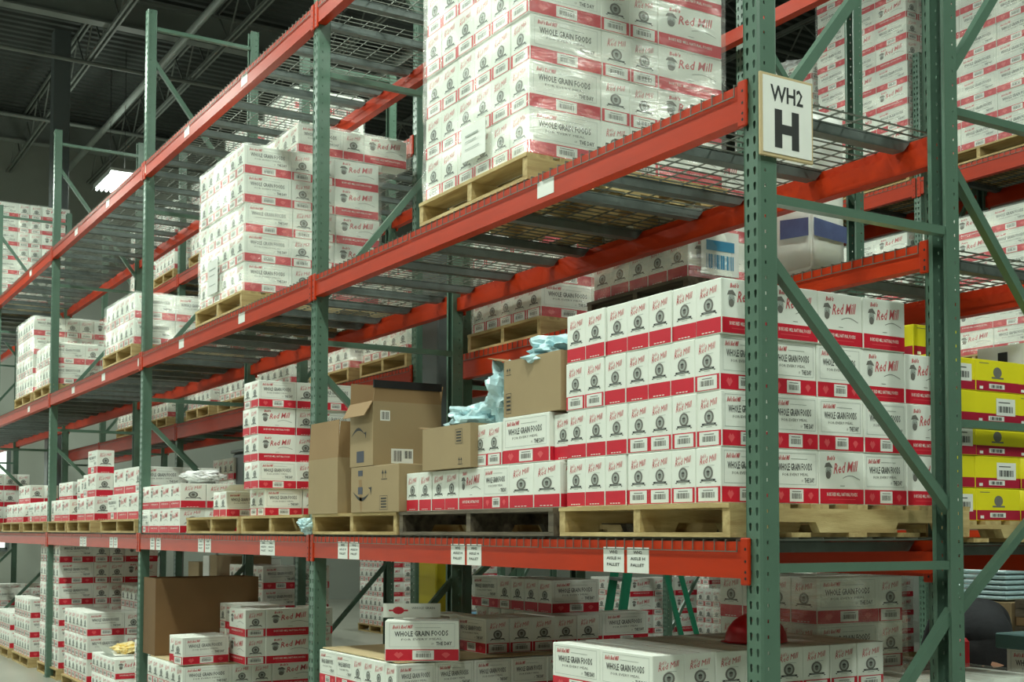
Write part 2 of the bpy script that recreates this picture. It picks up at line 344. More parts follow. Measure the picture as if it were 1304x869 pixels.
def other(c): return rnd.choice('pq') if c in 'ab' else rnd.choice('ab')
COUNT = [0]
def layer(sz, xr, y0, z, front, side, desc, li, group, fill=0, jit=0.002, colr='white', front_gap=0.0):
    """front: characters from the right corner leftwards; side: first character = corner's own end face, then back"""
    W, L, H = SZ[sz]; x = xr; n = 0; ln = 'bottom' if li == 0 else ORD[li + 1]
    cd = None
    for i, c in enumerate(front):
        if c == '_': x -= W; continue
        wx, dy = (W, L) if c in 'ab' else (L, W)
        s = side[0] if i == 0 else other(c)
        n += 1
        lab = '%s carton, %s layer, %s %s %s' % (colr, ln, ('front corner' if i == 0 else ORD[n] + ' leftwards on front'), 'of', desc)
        carton(sz, x - wx / 2, y0 + dy / 2 + front_gap, z, c, s, lab, group, jit); x -= wx
        if cd is None: cd = dy
    xl = x; y = y0 + cd; n = 0
    for c in side[1:]:
        wx, dy = (L, W) if c in 'ab' else (W, L); n += 1
        if c == '_': y += dy; continue
        lab = '%s carton, %s layer, %s behind corner on side %s %s' % (colr, ln, ORD[n], 'of', desc)
        carton(sz, xr - wx / 2, y + dy / 2, z, other(c), c, lab, group, jit); y += dy
    yb = y
    if fill:
        yy = y0 + max(L, cd) ; r = 0
        while yy + L < yb + 0.02:
            r += 1; xx = xr - L; k = 0
            while xx - W > xl - 0.02:
                k += 1
                carton(sz, xx - W / 2, yy + L / 2, z, 'a', 'p', '%s carton, %s layer, row %s, %s from right, %s' % (colr, ln, ORD[r], ORD[min(k, 14)], desc), group, jit); xx -= W
            yy += L
    return xl, yb, z + H
def film(x0, x1, y0, y1, z0, z1, desc, seed=0, sag=0.012):
    mb = MB(); c = 0.02; step = 0.07
    def side(a, b): n = max(2, int(abs(b - a) / step)); return [a + (b - a) * k / n for k in range(n)]
    loop = []
    for x in side(x0 + c, x1 - c): loop.append((x, y0))
    loop.append((x1 - c, y0)); loop.append((x1 - .006, y0 + .006))
    for y in side(y0 + c, y1 - c): loop.append((x1, y))
    loop.append((x1, y1 - c)); loop.append((x1 - .006, y1 - .006))
    for x in side(x1 - c, x0 + c): loop.append((x, y1))
    loop.append((x0 + c, y1)); loop.append((x0 + .006, y1 - .006))
    for y in side(y1 - c, y0 + c): loop.append((x0, y))
    loop.append((x0, y0 + c)); loop.append((x0 + .006, y0 + .006))
    cx, cy = (x0 + x1) / 2, (y0 + y1) / 2; nz = max(3, int((z1 - z0) / 0.07)); rows = []
    for j in range(nz + 1):
        z = z0 + (z1 - z0) * j / nz; row = []
        for (x, y) in loop:
            q = noise.noise(Vector((x * 3 + seed, y * 3, z * 5))) * 0.5 + 0.5; off = 0.004 + sag * q
            if j == 0: off += 0.008 * noise.noise(Vector((x * 12, y * 12, seed)))
            dx, dy = x - cx, y - cy; ax = abs(dx) / ((x1 - x0) / 2); ay = abs(dy) / ((y1 - y0) / 2)
            nx = (1 if dx > 0 else -1) * (ax > 0.97); ny = (1 if dy > 0 else -1) * (ay > 0.97)
            zz = z
            row.append((x + nx * off, y + ny * off, zz))
        rows.append(row)
    for (k, dz) in ((0.03, 0.012), (0.12, 0.014), (0.35, 0.010)):
        rows.append([(x + (cx - x) * k, y + (cy - y) * k, z1 + dz + 0.006 * noise.noise(Vector((x * 9, y * 9, seed + k)))) for (x, y) in loop])
    n = len(loop); vs = [p for r in rows for p in r]; fs = []
    for j in range(len(rows) - 1):
        for k in range(n):
            k2 = (k + 1) % n; fs.append((j * n + k, j * n + k2, (j + 1) * n + k2, (j + 1) * n + k))
    mb.mesh(vs, fs, 0, True)
    o = mb.build('stretch_wrap', MT['film']); tag(o, 'clear stretch film wrapped round ' + desc, 'plastic wrap', 'stretch film on pallets')
    return o

# ------------------------------------------------------------------ pallets
_pal = {}
def pallet(wx, dy, x1, y0, z, label, old=False, parts=True, h=0.115, rz=0):
    """x1 = right edge, y0 = front edge; stringers run front to back"""
    key = (round(wx, 2), round(dy, 2), old, parts, h)
    if key not in _pal:
        mw = MT['wood2'] if old else MT['wood']; ms = MT['wood2'] if old else MT['wood_y']
        root = empty('wooden_pallet'); whole = MB(); q = random.Random(int(wx * 100 + dy * 10))
        t = 0.016; nb = 7; items = []
        for k in range(nb):
            bw = 0.135 if k in (0, nb - 1) else 0.095 + q.uniform(-.01, .01); yc = bw / 2 + (dy - bw) * k / (nb - 1) if 0 < k < nb - 1 else (bw / 2 if k == 0 else dy - bw / 2)
            items.append(('deck_board', (-wx, 0, yc - bw / 2, yc + bw / 2, h - t, h), mw))
        for k in range(3):
            xc = -wx + 0.019 + (wx - 0.038) * k / 2; items.append(('stringer', (xc - .019, xc + .019, 0.004, dy - .004, t, h - t), ms))
        for k in range(5):
            yc = 0.05 + (dy - 0.10) * k / 4; items.append(('bottom_board', (-wx, 0, yc - .045, yc + .045, 0, t), mw))
        for nm, b, m_ in items:
            mb = MB(); tgt = mb if parts else whole
            if nm == 'stringer':
                x0, xx1, a, b_, z0, z1 = b; ys = [a, a + .16, a + .19, a + .38, a + .41, b_ - .41, b_ - .38, b_ - .19, b_ - .16, b_]
                zt = z0 + 0.036; prof = [(a, z0), (a + .16, z0), (a + .18, zt), (a + .39, zt), (a + .41, z0), (b_ - .41, z0), (b_ - .39, zt), (b_ - .18, zt), (b_ - .16, z0), (b_, z0), (b_, z1), (a, z1)]
                n = len(prof); vs = [(x0, p[0], p[1]) for p in prof] + [(xx1, p[0], p[1]) for p in prof]
                # side faces split into convex pieces
                i = len(tgt.v); tgt.v += vs
                def side(ids, flip):
                    tgt.f.append(tuple(i + k_ for k_ in (ids[::-1] if flip else ids))); tgt.m.append(0 if parts else 1); tgt.sm.append(False)
                side(list(range(n))[::-1], False); side([n + k_ for k_ in range(n)], False)
                for k_ in range(n):
                    k2 = (k_ + 1) % n; tgt.f.append((i + k_, i + k2, i + n + k2, i + n + k_)); tgt.m.append(0 if parts else 1); tgt.sm.append(False)
            else: tgt.box(*b, 0)
            if parts: mb.build(nm, m_, root)
        if not parts:
            o = whole.build('wooden_pallet', [mw, ms]); bpy.data.objects.remove(root); root = o
        _pal[key] = root; first = True; o = root
    else: o = copy_tree(_pal[key])
    o.location = (x1, y0, z); o.rotation_euler = (0, 0, rz)
    tag(o, label, 'pallet', 'wooden pallets'); return o

def stack(desc, xr, y0, z, sz, fronts, sides, pal=True, wrap=False, fill_top=False, jit=0.002, old=False, parts=True, palbox=None, colr='white', seed=0, ph=0.115, shift=0.004):
    """fronts / sides: a list per layer, or one string used in every layer (with its count as tuple)"""
    W, L, H = SZ[sz]
    if isinstance(fronts, tuple): fronts = [fronts[0]] * fronts[1]
    if isinstance(sides, str): sides = [sides] * len(fronts)
    group = 'cartons of ' + desc; z0 = z
    if pal: z0 = z + ph
    zz = z0; xl = xr; yb = y0
    for i, (f, s) in enumerate(zip(fronts, sides)):
        dx = rnd.uniform(-shift, shift); dyy = rnd.uniform(-shift, shift) if i else 0
        top = (i == len(fronts) - 1)
        a, b, zz = layer(sz, xr + dx, y0 + 0.006 + dyy, zz, f, s, desc, i, group, fill=fill_top and top, jit=jit, colr=colr)
        xl = min(xl, a); yb = max(yb, b)
    if pal:
        if palbox: wx, dp, px, py = palbox
        else: wx = (xr - xl) + .05; dp = max(0.9, yb - y0 + .03); px = xr + .025; py = y0 - .015
        pallet(round(wx, 2), round(dp, 2), px, py, z, ('weathered' if old else 'pale wooden') + ' pallet under ' + desc, old, parts, ph)
    if wrap: film(xl - .004, xr + .006, y0 - .002, yb + .006, z0 + .002, zz + .002, desc, seed)
    return xl, yb, zz

# ------------------------------------------------------------------ building shell
def struct(name, mb, mats):
    o = mb.build(name, mats); o['kind'] = 'structure'; return o
XW, XE, YN, YS, HC = -24.0, 12.0, 15.0, -12.0, 9.6
mb = MB(); mb.box(XW, XE, YS, YN, -0.2, 0); struct('floor', mb, MT['floor'])
mb = MB(); mb.box(XW - .3, XW, YS, YN, 0, HC); struct('wall_left', mb, MT['wall'])
mb = MB(); mb.box(XE, XE + .3, YS, YN, 0, HC); struct('wall_right', mb, MT['wall'])
mb = MB(); mb.box(XW, XE, YN, YN + .3, 0, HC); struct('wall_back', mb, MT['wall'])
mb = MB(); mb.box(XW, XE, YS - .3, YS, 0, HC); struct('wall_front', mb, MT['wall'])
# ribbed roof deck (ribs run across the aisles)
mb = MB(); x = XW; k = 0
prof = []
while x < XE: prof += [(x, HC), (x + .09, HC), (x + .12, HC + .05), (x + .18, HC + .05)]; x += 0.21
for (a, b) in zip(prof, prof[1:]): mb.poly([(a[0], YS, a[1]), (a[0], YN, a[1]), (b[0], YN, b[1]), (b[0], YS, b[1])], 0)
mb.box(XW, XE, YS, YN, HC + .10, HC + .25, 0)
struct('ceiling', mb, MT['ceil'])
# roof girders along Y, bar joists along X
ni = 0
for gx in (-22.0, -15.5, -9.0, -2.5, 4.0):
    mb = MB(); mb.box(gx - .10, gx + .10, YS, YN, HC - .62, HC - .59); mb.box(gx - .10, gx + .10, YS, YN, HC - .19, HC - .15); mb.box(gx - .01, gx + .01, YS, YN, HC - .60, HC - .16)
    ni += 1; struct('trim_%d' % ni, mb, MT['joist'])
jy = -1.6
for jy in (-6.4, -4.8, -3.2, -1.6, 0.0, 1.6, 3.2, 4.8, 6.4, 8.0, 9.6, 11.2):
    mb = MB()
    for s in (-1, 1):
        mb.bar((XW, jy + s * .035, HC - .68), (XE, jy + s * .035, HC - .68), .03, .05); mb.bar((XW, jy + s * .035, HC - .03), (XE, jy + s * .035, HC - .03), .03, .05)
    x = XW + .2; sgn = 1
    while x < XE - .6:
        mb.bar((x, jy, HC - .67 if sgn > 0 else HC - .05), (x + .55, jy, HC - .05 if sgn > 0 else HC - .67), .02, .02); x += .55; sgn = -sgn
    ni += 1; struct('trim_%d' % ni, mb, MT['joist'])
for (py, pz) in ((2.45, HC - .9), (5.6, HC - .8), (-2.6, HC - .9)):
    mb = MB(); mb.tube([(XW, py, pz), (XE, py, pz)], .055, 10); ni += 1; struct('trim_%d' % ni, mb, MT['pipe'])
for gx in (-20.0, -16.8, -12.6, -10.8, -6.2):
    mb = MB(); mb.tube([(gx, YS, HC - .75), (gx, YN, HC - .75)], .035, 8); ni += 1; struct('trim_%d' % ni, mb, MT['joist'])
# dock opening in the far wall, daylight behind its translucent panel, with a yellow lintel bar
for i, (y0, y1, z0, z1) in enumerate(((-2.2, 1.7, 1.2, 3.7), (-6.2, -3.4, .2, 5.4), (-10.2, -7.4, .2, 5.4))):  # second and third panels are out of view, added for glare on the beams
    mb = MB(); mb.box(XW + .01, XW + .04, y0, y1, z0, z1); o = struct('window_%d' % (i + 1), mb, MT['daylight'])
    mb = MB()
    for yy in (y0, y1, (y0 + y1) / 2): mb.box(XW + .02, XW + .09, yy - .04, yy + .04, z0, z1)
    for zz in (z0, z1, (z0 + z1) / 2): mb.box(XW + .02, XW + .09, y0, y1, zz - .04, zz + .04)
    mb.build('window_frame', MT['steel'], o)
mb = MB(); mb.box(-23.5, -23.25, -2.6, .9, 3.22, 3.42); mb.box(-23.45, -23.3, -2.5, -2.3, 0, 3.22); mb.box(-23.45, -23.3, .7, .9, 0, 3.22)
tag(mb.build('bumper_beam', MT['ydark']), 'yellow steel beam across the far dock wall', 'beam')

# columns
def column(x, y, s, label, wrapz=None):
    root = empty('steel_column', (x, y, 0)); mb = MB(); mb.bbox(-s / 2, s / 2, -s / 2, s / 2, 0, HC - .2, 0, .01); mb.build('shaft', MT['steel'], root)
    mb = MB(); mb.box(-s * .9, s * .9, -s * .9, s * .9, 0, .02); mb.build('base_plate', MT['steel'], root)
    if wrapz:
        mb = MB(); mb.bbox(-s / 2 - .012, s / 2 + .012, -s / 2 - .012, s / 2 + .012, .02, wrapz, 0, .01); mb.build('guard_sleeve', MT['ydark'], root)
    return tag(root, label, 'column')
column(-4.58, 1.30, .235, 'grey square steel column with yellow guard sleeve between racks', 1.75)
column(-17.2, 1.24, .25, 'dark square steel roof column at the far end of racks')

# ------------------------------------------------------------------ lamps
def fixture():
    root = empty('high_bay_lamp'); mb = MB(); mb.box(-.62, .62, -.25, .25, 0, .05)
    mb.mesh([(-.62, -.25, 0), (.62, -.25, 0), (.62, -.28, -.07), (-.62, -.28, -.07)], [(0, 1, 2, 3)]); mb.mesh([(-.62, .25, 0), (.62, .25, 0), (.62, .28, -.07), (-.62, .28, -.07)], [(3, 2, 1, 0)])
    mb.build('housing', MT['lamp_housing'], root)
    for k in range(6):
        mb = MB(); y = -.2 + k * .08; mb.tube([(-.58, y, -.04), (.58, y, -.04)], .016, 8); mb.build('tube', MT['tube'], root)
    for s in (-.5, .5):
        mb = MB(); mb.tube([(s, 0, .05), (s, 0, HC - 7.5 - .03)], .005, 6); mb.build('hanger', MT['cord'], root)
    return root
f0 = fixture(); names = ['over the far rear aisle, seen below the roof', 'above the front aisle', 'above the back aisle']
vis = (-18.4, 2.42)
for i, (x, y, z, k) in enumerate(FIX):
    o = f0 if i == 0 else copy_tree(f0); o.location = (x, y, z)
    lab = 'lit fluorescent high-bay lamp hanging over the far end of racks' if (x, y) == vis else 'fluorescent high-bay lamp hanging outside the view above an aisle'
    tag(o, lab, 'lamp', 'high-bay lamps')

# ------------------------------------------------------------------ rack parts
PW = 0.0762; PD = 0.072; PH = 6.0
def post_mesh():
    """C-section, perforated web at y=0 facing -y, flanges back to y=PD, web from x=-PW to 0"""
    bm = bmesh.new(); pitch = 0.0508; n = int(PH / pitch); c = .006
    def strip(o, u, w, hx, shape):
        # one vertical strip of width w starting at o along u with a hole in each pitch
        for k in range(n):
            z0 = k * pitch; z1 = z0 + pitch; zc = z0 + pitch / 2
            outer = [(0, z0), (w / 2, z0), (w, z0), (w, zc), (w, z1), (w / 2, z1), (0, z1), (0, zc)]
            inner = [(hx + a, zc + b) for a, b in shape]
            ov = [bm.verts.new((o[0] + u[0] * a, o[1] + u[1] * a, b)) for a, b in outer]; iv = [bm.verts.new((o[0] + u[0] * a, o[1] + u[1] * a, b)) for a, b in inner]
            for i in range(8):
                j = (i + 1) % 8; bm.faces.new((ov[i], ov[j], iv[j], iv[i]))
    tear = [(-.0035, -.013), (0, -.0145), (.0035, -.013), (.0065, .002), (.006, .010), (0, .0135), (-.006, .010), (-.0065, .002)]
    hole = [(-.0035, -.0055), (0, -.0055), (.0035, -.0055), (.0035, 0), (.0035, .0055), (0, .0055), (-.0035, .0055), (-.0035, 0)]
    h = (PW - 2 * c) / 2
    strip((-PW + c, 0), (1, 0), h, h * .50, tear); strip((-PW + c + h, 0), (1, 0), h, h * .50, tear)
    strip((0, c), (0, 1), PD - c, (PD - c) * .30, hole); strip((-PW, PD), (0, -1), PD - c, (PD - c) * .70, hole)
    def quad(a, b):
        v = [bm.verts.new((a[0], a[1], 0)), bm.verts.new((b[0], b[1], 0)), bm.verts.new((b[0], b[1], n * pitch)), bm.verts.new((a[0], a[1], n * pitch))]; bm.faces.new(v)
    quad((-c, 0), (0, c)); quad((-PW, c), (-PW + c, 0)); quad((0, PD), (-.014, PD)); quad((-PW + .014, PD), (-PW, PD))
    bmesh.ops.remove_doubles(bm, verts=bm.verts[:], dist=1e-5); bmesh.ops.recalc_face_normals(bm, faces=bm.faces[:])
    bmesh.ops.solidify(bm, geom=bm.faces[:], thickness=0.0022)
    me = bpy.data.meshes.new('post'); bm.to_mesh(me); bm.free(); me.materials.append(MT['green']); return me
POST = post_mesh()
HZ = [0.25, 1.465, 2.68, 4.27, 5.84]
DG = [((0, .38), (1, 1.30)), ((1, 1.66), (0, 2.50)), ((0, 2.93), (1, 4.02)), ((1, 4.42), (0, 5.58))]
def frame_proto(D, HZ, DG):
    root = empty('upright_frame')
    inst('post', POST, root); o = inst('post', POST, root, (-PW, D, 0), math.pi)
    mb = MB(); mb.box(-PW - .02, .02, -.01, .11, 0, .008); mb.build('foot_plate', MT['green'], root)
    mb = MB(); mb.box(-PW - .02, .02, D - .11, D + .01, 0, .008); mb.build('foot_plate', MT['green'], root)
    xc = -PW / 2 + .016; a = .045; b = D - .045
    for z in HZ:
        mb = MB(); mb.bar((xc, a, z), (xc, b, z), .038, .030); mb.build('horizontal_brace', MT['green'], root)
    for (p, q) in DG:
        y0 = a if p[0] == 0 else b; y1 = a if q[0] == 0 else b
        mb = MB(); mb.bar((xc - .002, y0, p[1]), (xc - .002, y1, q[1]), .036, .032, 0, (1, 0, 0)); mb.build('diagonal_brace', MT['green'], root)
    return root
def frames(D, pts, labels, HZ=HZ, DG=DG, group='upright frames'):
    p = None
    for (x, y), lab in zip(pts, labels):
        o = p if p is None else copy_tree(p)
        if p is None: p = frame_proto(D, HZ, DG); o = p
        o.location = (x, y, 0); tag(o, lab, 'rack frame', group)
def beam(x0, x1, y, z, h, label, face=-1, connectors=True, labels=(), parts=True, group=None):
    """x0..x1 between posts; y = face plane of posts; face -1: on the front posts, +1: on rear posts"""
    root = empty('shelf_beam', ((x0 + x1) / 2, y, z)); hl = (x1 - x0) / 2; f = face
    mb = MB(); d = 0.045; st = 0.04
    a, b = sorted((0 * f, -f * d)); mb.box(-hl, hl, -.010 if f < 0 else -.045, .045 if f < 0 else .010, -h, -st if h > .08 else -.02)
    if f < 0: mb.box(-hl, hl, -.010, .020, -st if h > .08 else -.02, 0)
    else: mb.box(-hl, hl, -.020, .010, -st if h > .08 else -.02, 0)
    mb.build('beam_tube', MT['orange'], root)
    if connectors:
        for s in (-1, 1):
            mb = MB(); e = s * hl; xa, xb = (e - .012, e + .030) if s > 0 else (e - .030, e + .012)
            ya, yb = (-.016, -.002) if f < 0 else (.002, .016)
            mb.bbox(xa, xb, ya, yb, -h - .022, .012, 0, .004)
            yh = ya - .0006 if f < 0 else yb + .0006
            xm = (xa + xb) / 2 + s * .006
            for zz in (-.025, -.065, -.10, -h):
                mb.poly([(xm + .0055 * math.cos(t * 1.0472), yh, zz + .0055 * math.sin(t * 1.0472)) for t in range(6)][::1 if f < 0 else -1], 1)
            mb.build('end_connector', [MT['orange'], MT['cord']], root)
    for (lx, w, hh, zt, kind) in labels:
        mb = MB(); mb.box(lx - (x0 + x1) / 2, lx - (x0 + x1) / 2 + w, -.0115, -.0102, -zt - hh, -zt, 0)
        F = Face(mb, (lx - (x0 + x1) / 2, -.0117, -zt - hh), (1, 0, 0), (0, 0, 1), .0003)
        if kind:
            F.text('WH2', .30 * w, .74 * hh, .40 * w, .13 * hh, 1, bold=.02); F.text('AISLE H', .16 * w, .50 * hh, .68 * w, .12 * hh, 1, bold=.02); F.text('PALLET', .18 * w, .25 * hh, .62 * w, .12 * hh, 1, bold=.02)
        mb.build('location_label', [MT['label'], MT['black']], root)
    return tag(root, label, 'beam', group or 'shelf beams')
def deck_proto(w, D, lip=True):
    root = empty('wire_mesh_deck'); mb = MB(); r = .0022
    n = int(w / .055); dx = (w - .02) / n
    y0, y1 = -.014, D + .004
    for k in range(n + 1):
        x = -w / 2 + .01 + k * dx; mb.box(x - r, x + r, y0, y1, .0, .0052)
        if lip: mb.box(x - r * .7, x + r * .7, y0 - .003, y0, -.033, .005)
    m = int((D) / .11)
    for k in range(m + 1):
        y = .02 + (D - .03) * k / m; mb.box(-w / 2 + .008, w / 2 - .008, y - r, y + r, .0052, .0104)
    if lip: mb.box(-w / 2 + .008, w / 2 - .008, y0 - .0035, y0, -.0365, -.033)
    mb.build('wire_mesh', MT['wire'], root)
    for k in (-1, 0, 1):
        xc = k * (w / 2 - .14); mb = MB(); a, b = .048, D - .05
        for (p, q) in (((-.028, 0), (.028, 0)),):
            mb.box(xc - .026, xc + .026, .0, D, -.004, -.0005)
        prof = [(0.022, -.006), (0.055, -.042), (D - .055, -.042), (D - .022, -.006)]
        for sx in (-.026, .0245):
            mb.mesh([(xc + sx, p[0], p[1]) for p in prof] + [(xc + sx + .0015, p[0], p[1]) for p in prof], [(0, 1, 2, 3), (7, 6, 5, 4), (1, 5, 6, 2), (0, 4, 5, 1), (2, 6, 7, 3), (3, 7, 4, 0)])
        mb.mesh([(xc - .026, .055, -.042), (xc + .026, .055, -.042), (xc + .026, D - .055, -.042), (xc - .026, D - .055, -.042)], [(0, 1, 2, 3)])
        mb.mesh([(xc - .026, .055, -.042), (xc + .026, .055, -.042), (xc + .026, .022, -.006), (xc - .026, .022, -.006)], [(3, 2, 1, 0)])
        mb.mesh([(xc - .026, D - .055, -.042), (xc + .026, D - .055, -.042), (xc + .026, D - .022, -.006), (xc - .026, D - .022, -.006)], [(0, 1, 2, 3)])
        mb.build('support_channel', MT['galv'], root)
    return root
_dk = {}
def decks(x0, x1, y, z, D, where, n=3):
    w = (x1 - x0) / n - .012; key = (round(w, 2), round(D, 2))
    for k in range(n):
        if key in _dk: o = copy_tree(_dk[key])
        else: o = deck_proto(w, D); _dk[key] = o
        o.location = (x0 + (k + .5) * (x1 - x0) / n, y, z); o.rotation_euler = (0, 0, 0)
        tag(o, 'wire mesh deck, %s from the left, on %s' % (ORD[k + 1], where), 'shelf deck', 'wire mesh decks')

# ------------------------------------------------------------------ row A (front rack)
B = 3.7338; D = 0.975; BH = .121
Z1, Z2, Z3 = 1.552, 3.067, 4.678
nA = 6
names = ['green upright frame nearest the camera, carrying the sign', 'green upright frame second from the sign', 'green upright frame third from the sign',
         'green upright frame fourth from the sign', 'green upright frame fifth from the sign, at left edge', 'green upright frame sixth from the sign', 'green upright frame at the far end']
frames(D, [(-n * B, 0) for n in range(nA + 1)], names)
bay = ['first bay left of the sign', 'second bay from the sign', 'third bay from the sign', 'fourth bay from the sign', 'fifth bay from the sign', 'sixth bay from the sign']
LV = [(Z1, 'lower shelf'), (Z2, 'middle shelf'), (Z3, 'top shelf')]
lab1 = [(-.86, -.71), (-2.07, -1.92), (-3.37, -3.22), (-4.60, -4.47), (-5.88, -5.72), (-7.14, -6.97), (-8.47, -8.32), (-9.65, -9.50)]
lab2 = [(-1.33,), (-5.06,), (-6.42,), (-7.6,), (-8.86,), (-10.12,), (-12.46,)]
lab3 = [(-5.06,), (-6.35,), (-7.56,), (-8.80,), (-10.10,), (-12.5,)]
for n in range(nA):
    x0, x1 = -(n + 1) * B, -n * B - PW
    for li, (z, ln) in enumerate(LV):
        L = []
        if li == 0:
            for pr in lab1:
                for lx in pr:
                    if x0 < lx < x1: L.append((lx, .13, .094, .026, 1))
        else:
            for pr in (lab2 if li == 1 else lab3):
                for lx in pr:
                    if x0 < lx < x1: L.append((lx, .125, .068, .030, 0))
        beam(x0, x1, 0, z, BH, 'orange front beam of %s, %s' % (ln, bay[n]), -1, labels=L)
        beam(x0, x1, D, z, BH, 'orange rear beam of %s, %s' % (ln, bay[n]), +1)
        decks(x0 + .01, x1 - .01, 0, z + .002, D, '%s, %s' % (ln, bay[n]))

# sign on the near post
root = empty('aisle_sign', (0.006, 0.11, 2.95)); mb = MB()
mb.bbox(0, .010, -.118, .118, -.138, .138, 0, .002); mb.build('backing_board', MT['sheet'], root)
mb = MB(); mb.box(.0105, .0125, -.108, .108, -.126, .128, 0); F = Face(mb, (.0126, -.108, -.126), (0, 1, 0), (0, 0, 1), .0003)
F.text('WH2', .032, .172, .145, .056, 1, bold=.02); F.text('H', .050, .020, .108, .128, 1, bold=.055)
mb.build('printed_face', [MT['label'], MT['black']], root)
tag(root, "white sign reading WH2 H on the nearest green post", 'sign')

# ------------------------------------------------------------------ row B (rack standing behind row A)
YB = 1.05; DB = .95; XB = -.15
HZB = [0.25, 2.0, 3.21, 4.6, 5.84]
DGB = [((0, 1.24), (1, 1.92)), ((1, 2.08), (0, 3.05)), ((0, 3.30), (1, 4.45))]
frames(DB, [(XB, YB), (XB - B, YB)], ['green rear-row frame behind the sign frame', 'dark green rear-row frame between nearest bays'], HZB, DGB, 'rear upright frames')
beam(XB - B, XB - PW, YB, 2.69, .092, 'orange front beam of rear-row shelf behind white cartons, mesh lip over it', -1)
beam(XB - B, XB - PW, YB + DB, 2.69, .115, 'orange back beam of rear-row middle shelf, nearest bay', 1)
decks(XB - B, XB - PW, YB, 2.692, DB, 'rear-row middle shelf, nearest bay')
xa, xb = XB - B, XB - PW
beam(xa, xb, YB, 1.53, .115, 'dark orange front beam of rear-row lower shelf', -1); beam(xa, xb, YB + DB, 1.53, .115, 'dark orange back beam of rear-row lower shelf', 1)
decks(xa, xb, YB, 1.532, DB, 'rear-row lower shelf')
beam(xa, xb, YB + DB, 4.47, .09, 'orange back beam of rear-row top shelf', 1)
# row B2, further along
YC = 1.42; XC = [-5.25, -7.55, -11.3, -15.0, -18.7]
frames(DB, [(x, YC) for x in XC], ['dark green rear-row frame behind the %s' % s for s in ('grey column', 'second pair of posts', 'third pair of posts', 'fourth pair of posts', 'far pair of posts')], group='rear upright frames')
for i, (a, b) in enumerate(zip(XC[1:], XC)):
    for z, h, ln in ((2.81, .165, 'middle'), (1.53, .115, 'lower'), (4.55, .115, 'top')):
        beam(a, b - PW, YC, z, h, 'orange front beam of far rear-row %s shelf, %s section' % (ln, ORD[i + 1]), -1)
        beam(a, b - PW, YC + DB, z, .115, 'orange back beam of far rear-row %s shelf, %s section' % (ln, ORD[i + 1]), 1)
        decks(a, b - PW, YC, z + .002, DB, 'far rear-row %s shelf, %s section' % (ln, ORD[i + 1]), 2 if i == 0 else 3)
# thick front beam of the nearest rear bay, left part
beam(XB - B - .02, -2.47, YB - .001, 2.70, .155, 'deep orange beam behind the blue plastic bag box', -1, connectors=False)
# short frame and row D behind
frames(.97, [(-2.40, 2.10)], ['green end frame with round lit holes behind the sign'], [0.25, 1.9, 3.06, 3.55, 5.84], [((0, 2.0), (1, 3.02)), ((0, 4.62), (1, 3.62))], 'back rack frames')
YD = 6.30; DD = .95; XD = [-1.0, -4.72, -8.45, -12.2]
frames(DD, [(x, YD) for x in XD], ['back rack frame %s from the right' % ORD[i + 1] for i in range(4)], [.25, 1.9, 3.6, 5.2, 5.84], [((0, .4), (1, 1.7)), ((1, 2.1), (0, 3.4)), ((0, 3.8), (1, 5.0))], group='back rack frames')
for i, (a, b) in enumerate(zip(XD[1:], XD)):
    for z, h, ln in ((4.82, .15, 'upper'), (1.6, .12, 'lower'), (3.0, .12, 'middle')):
        beam(a, b - PW, YD, z, h, 'orange front beam of back rack %s shelf, %s section' % (ln, ORD[i + 1]), -1); beam(a, b - PW, YD + DD, z, h, 'orange back beam of back rack %s shelf, %s section' % (ln, ORD[i + 1]), 1)
        if ln != 'lower': decks(a, b - PW, YD, z + .002, DD, 'back rack %s shelf, %s section' % (ln, ORD[i + 1]), 2)

# ------------------------------------------------------------------ loads, front rack lower shelf
ZD1, ZD2, ZD3 = Z1 + .0135, Z2 + .0135, Z3 + .0135
# main open pallet of white cartons
pallet(1.02, 1.20, -.135, -.02, ZD1, 'new pine pallet under tall open carton stack beside sign post')
dm = 'tall stack beside sign post'
fr = ['bbbbaaa', 'bbbbaaa', 'baaaabb', 'aaaaaaa']; fr[0] = 'bbbbaaa'
sd = ['pppqpp', 'ppppqq', 'pppqqp', 'qqqq']
sd = ['ppqpq', 'ppppq', 'pppqq', 'qqqq']
z = ZD1 + .115
for i in range(4):
    _, _, z = layer('S', -.19 + (0, .003, -.004, .002)[i], -.004, z, fr[i], sd[i], dm, i, 'cartons of ' + dm, fill=(i == 3), jit=.003)
# stack of mixed cartons left of it, weathered pallet
pallet(1.40, 1.05, -1.20, -.02, ZD1, 'weathered grey pallet under mixed cartons on lower shelf', old=True)
dn = 'mixed stack on weathered pallet'
zz = ZD1 + .115; x = -1.19
for i, (c, sz) in enumerate((('a', 'U'), ('a', 'U'), ('p', 'S'), ('q', 'S'), ('a', 'S'), ('a', 'S'), ('a', 'S'), ('a', 'S'))):
    W, L, H = SZ[sz]; wx, dy = (W, L) if c in 'ab' else (L, W); x -= wx
    carton(sz, x + wx / 2, .01 + dy / 2, zz, c, other(c), 'white carton, bottom layer, %s from right, %s' % (ORD[i + 1], dn), 'cartons of ' + dn)
for i in range(5): carton('U', -1.32 - i * .215, .45, zz, 'a', 'p', 'white carton, bottom layer back row, %s from right, %s' % (ORD[i + 1], dn), 'cartons of ' + dn)
carton('S', -1.20, .03 + .1125, zz + .192, 'a', 'q', 'white carton, second layer, rightmost of ' + dn, 'cartons of ' + dn)
carton('M', -1.46, .01 + .08, zz + .192, 'p', 'a', 'white carton, second layer, long side forward, ' + dn, 'cartons of ' + dn)
carton('S', -1.72, .01 + .1125, zz + .192, 'b', 'q', 'white carton, second layer, second from left, ' + dn, 'cartons of ' + dn)
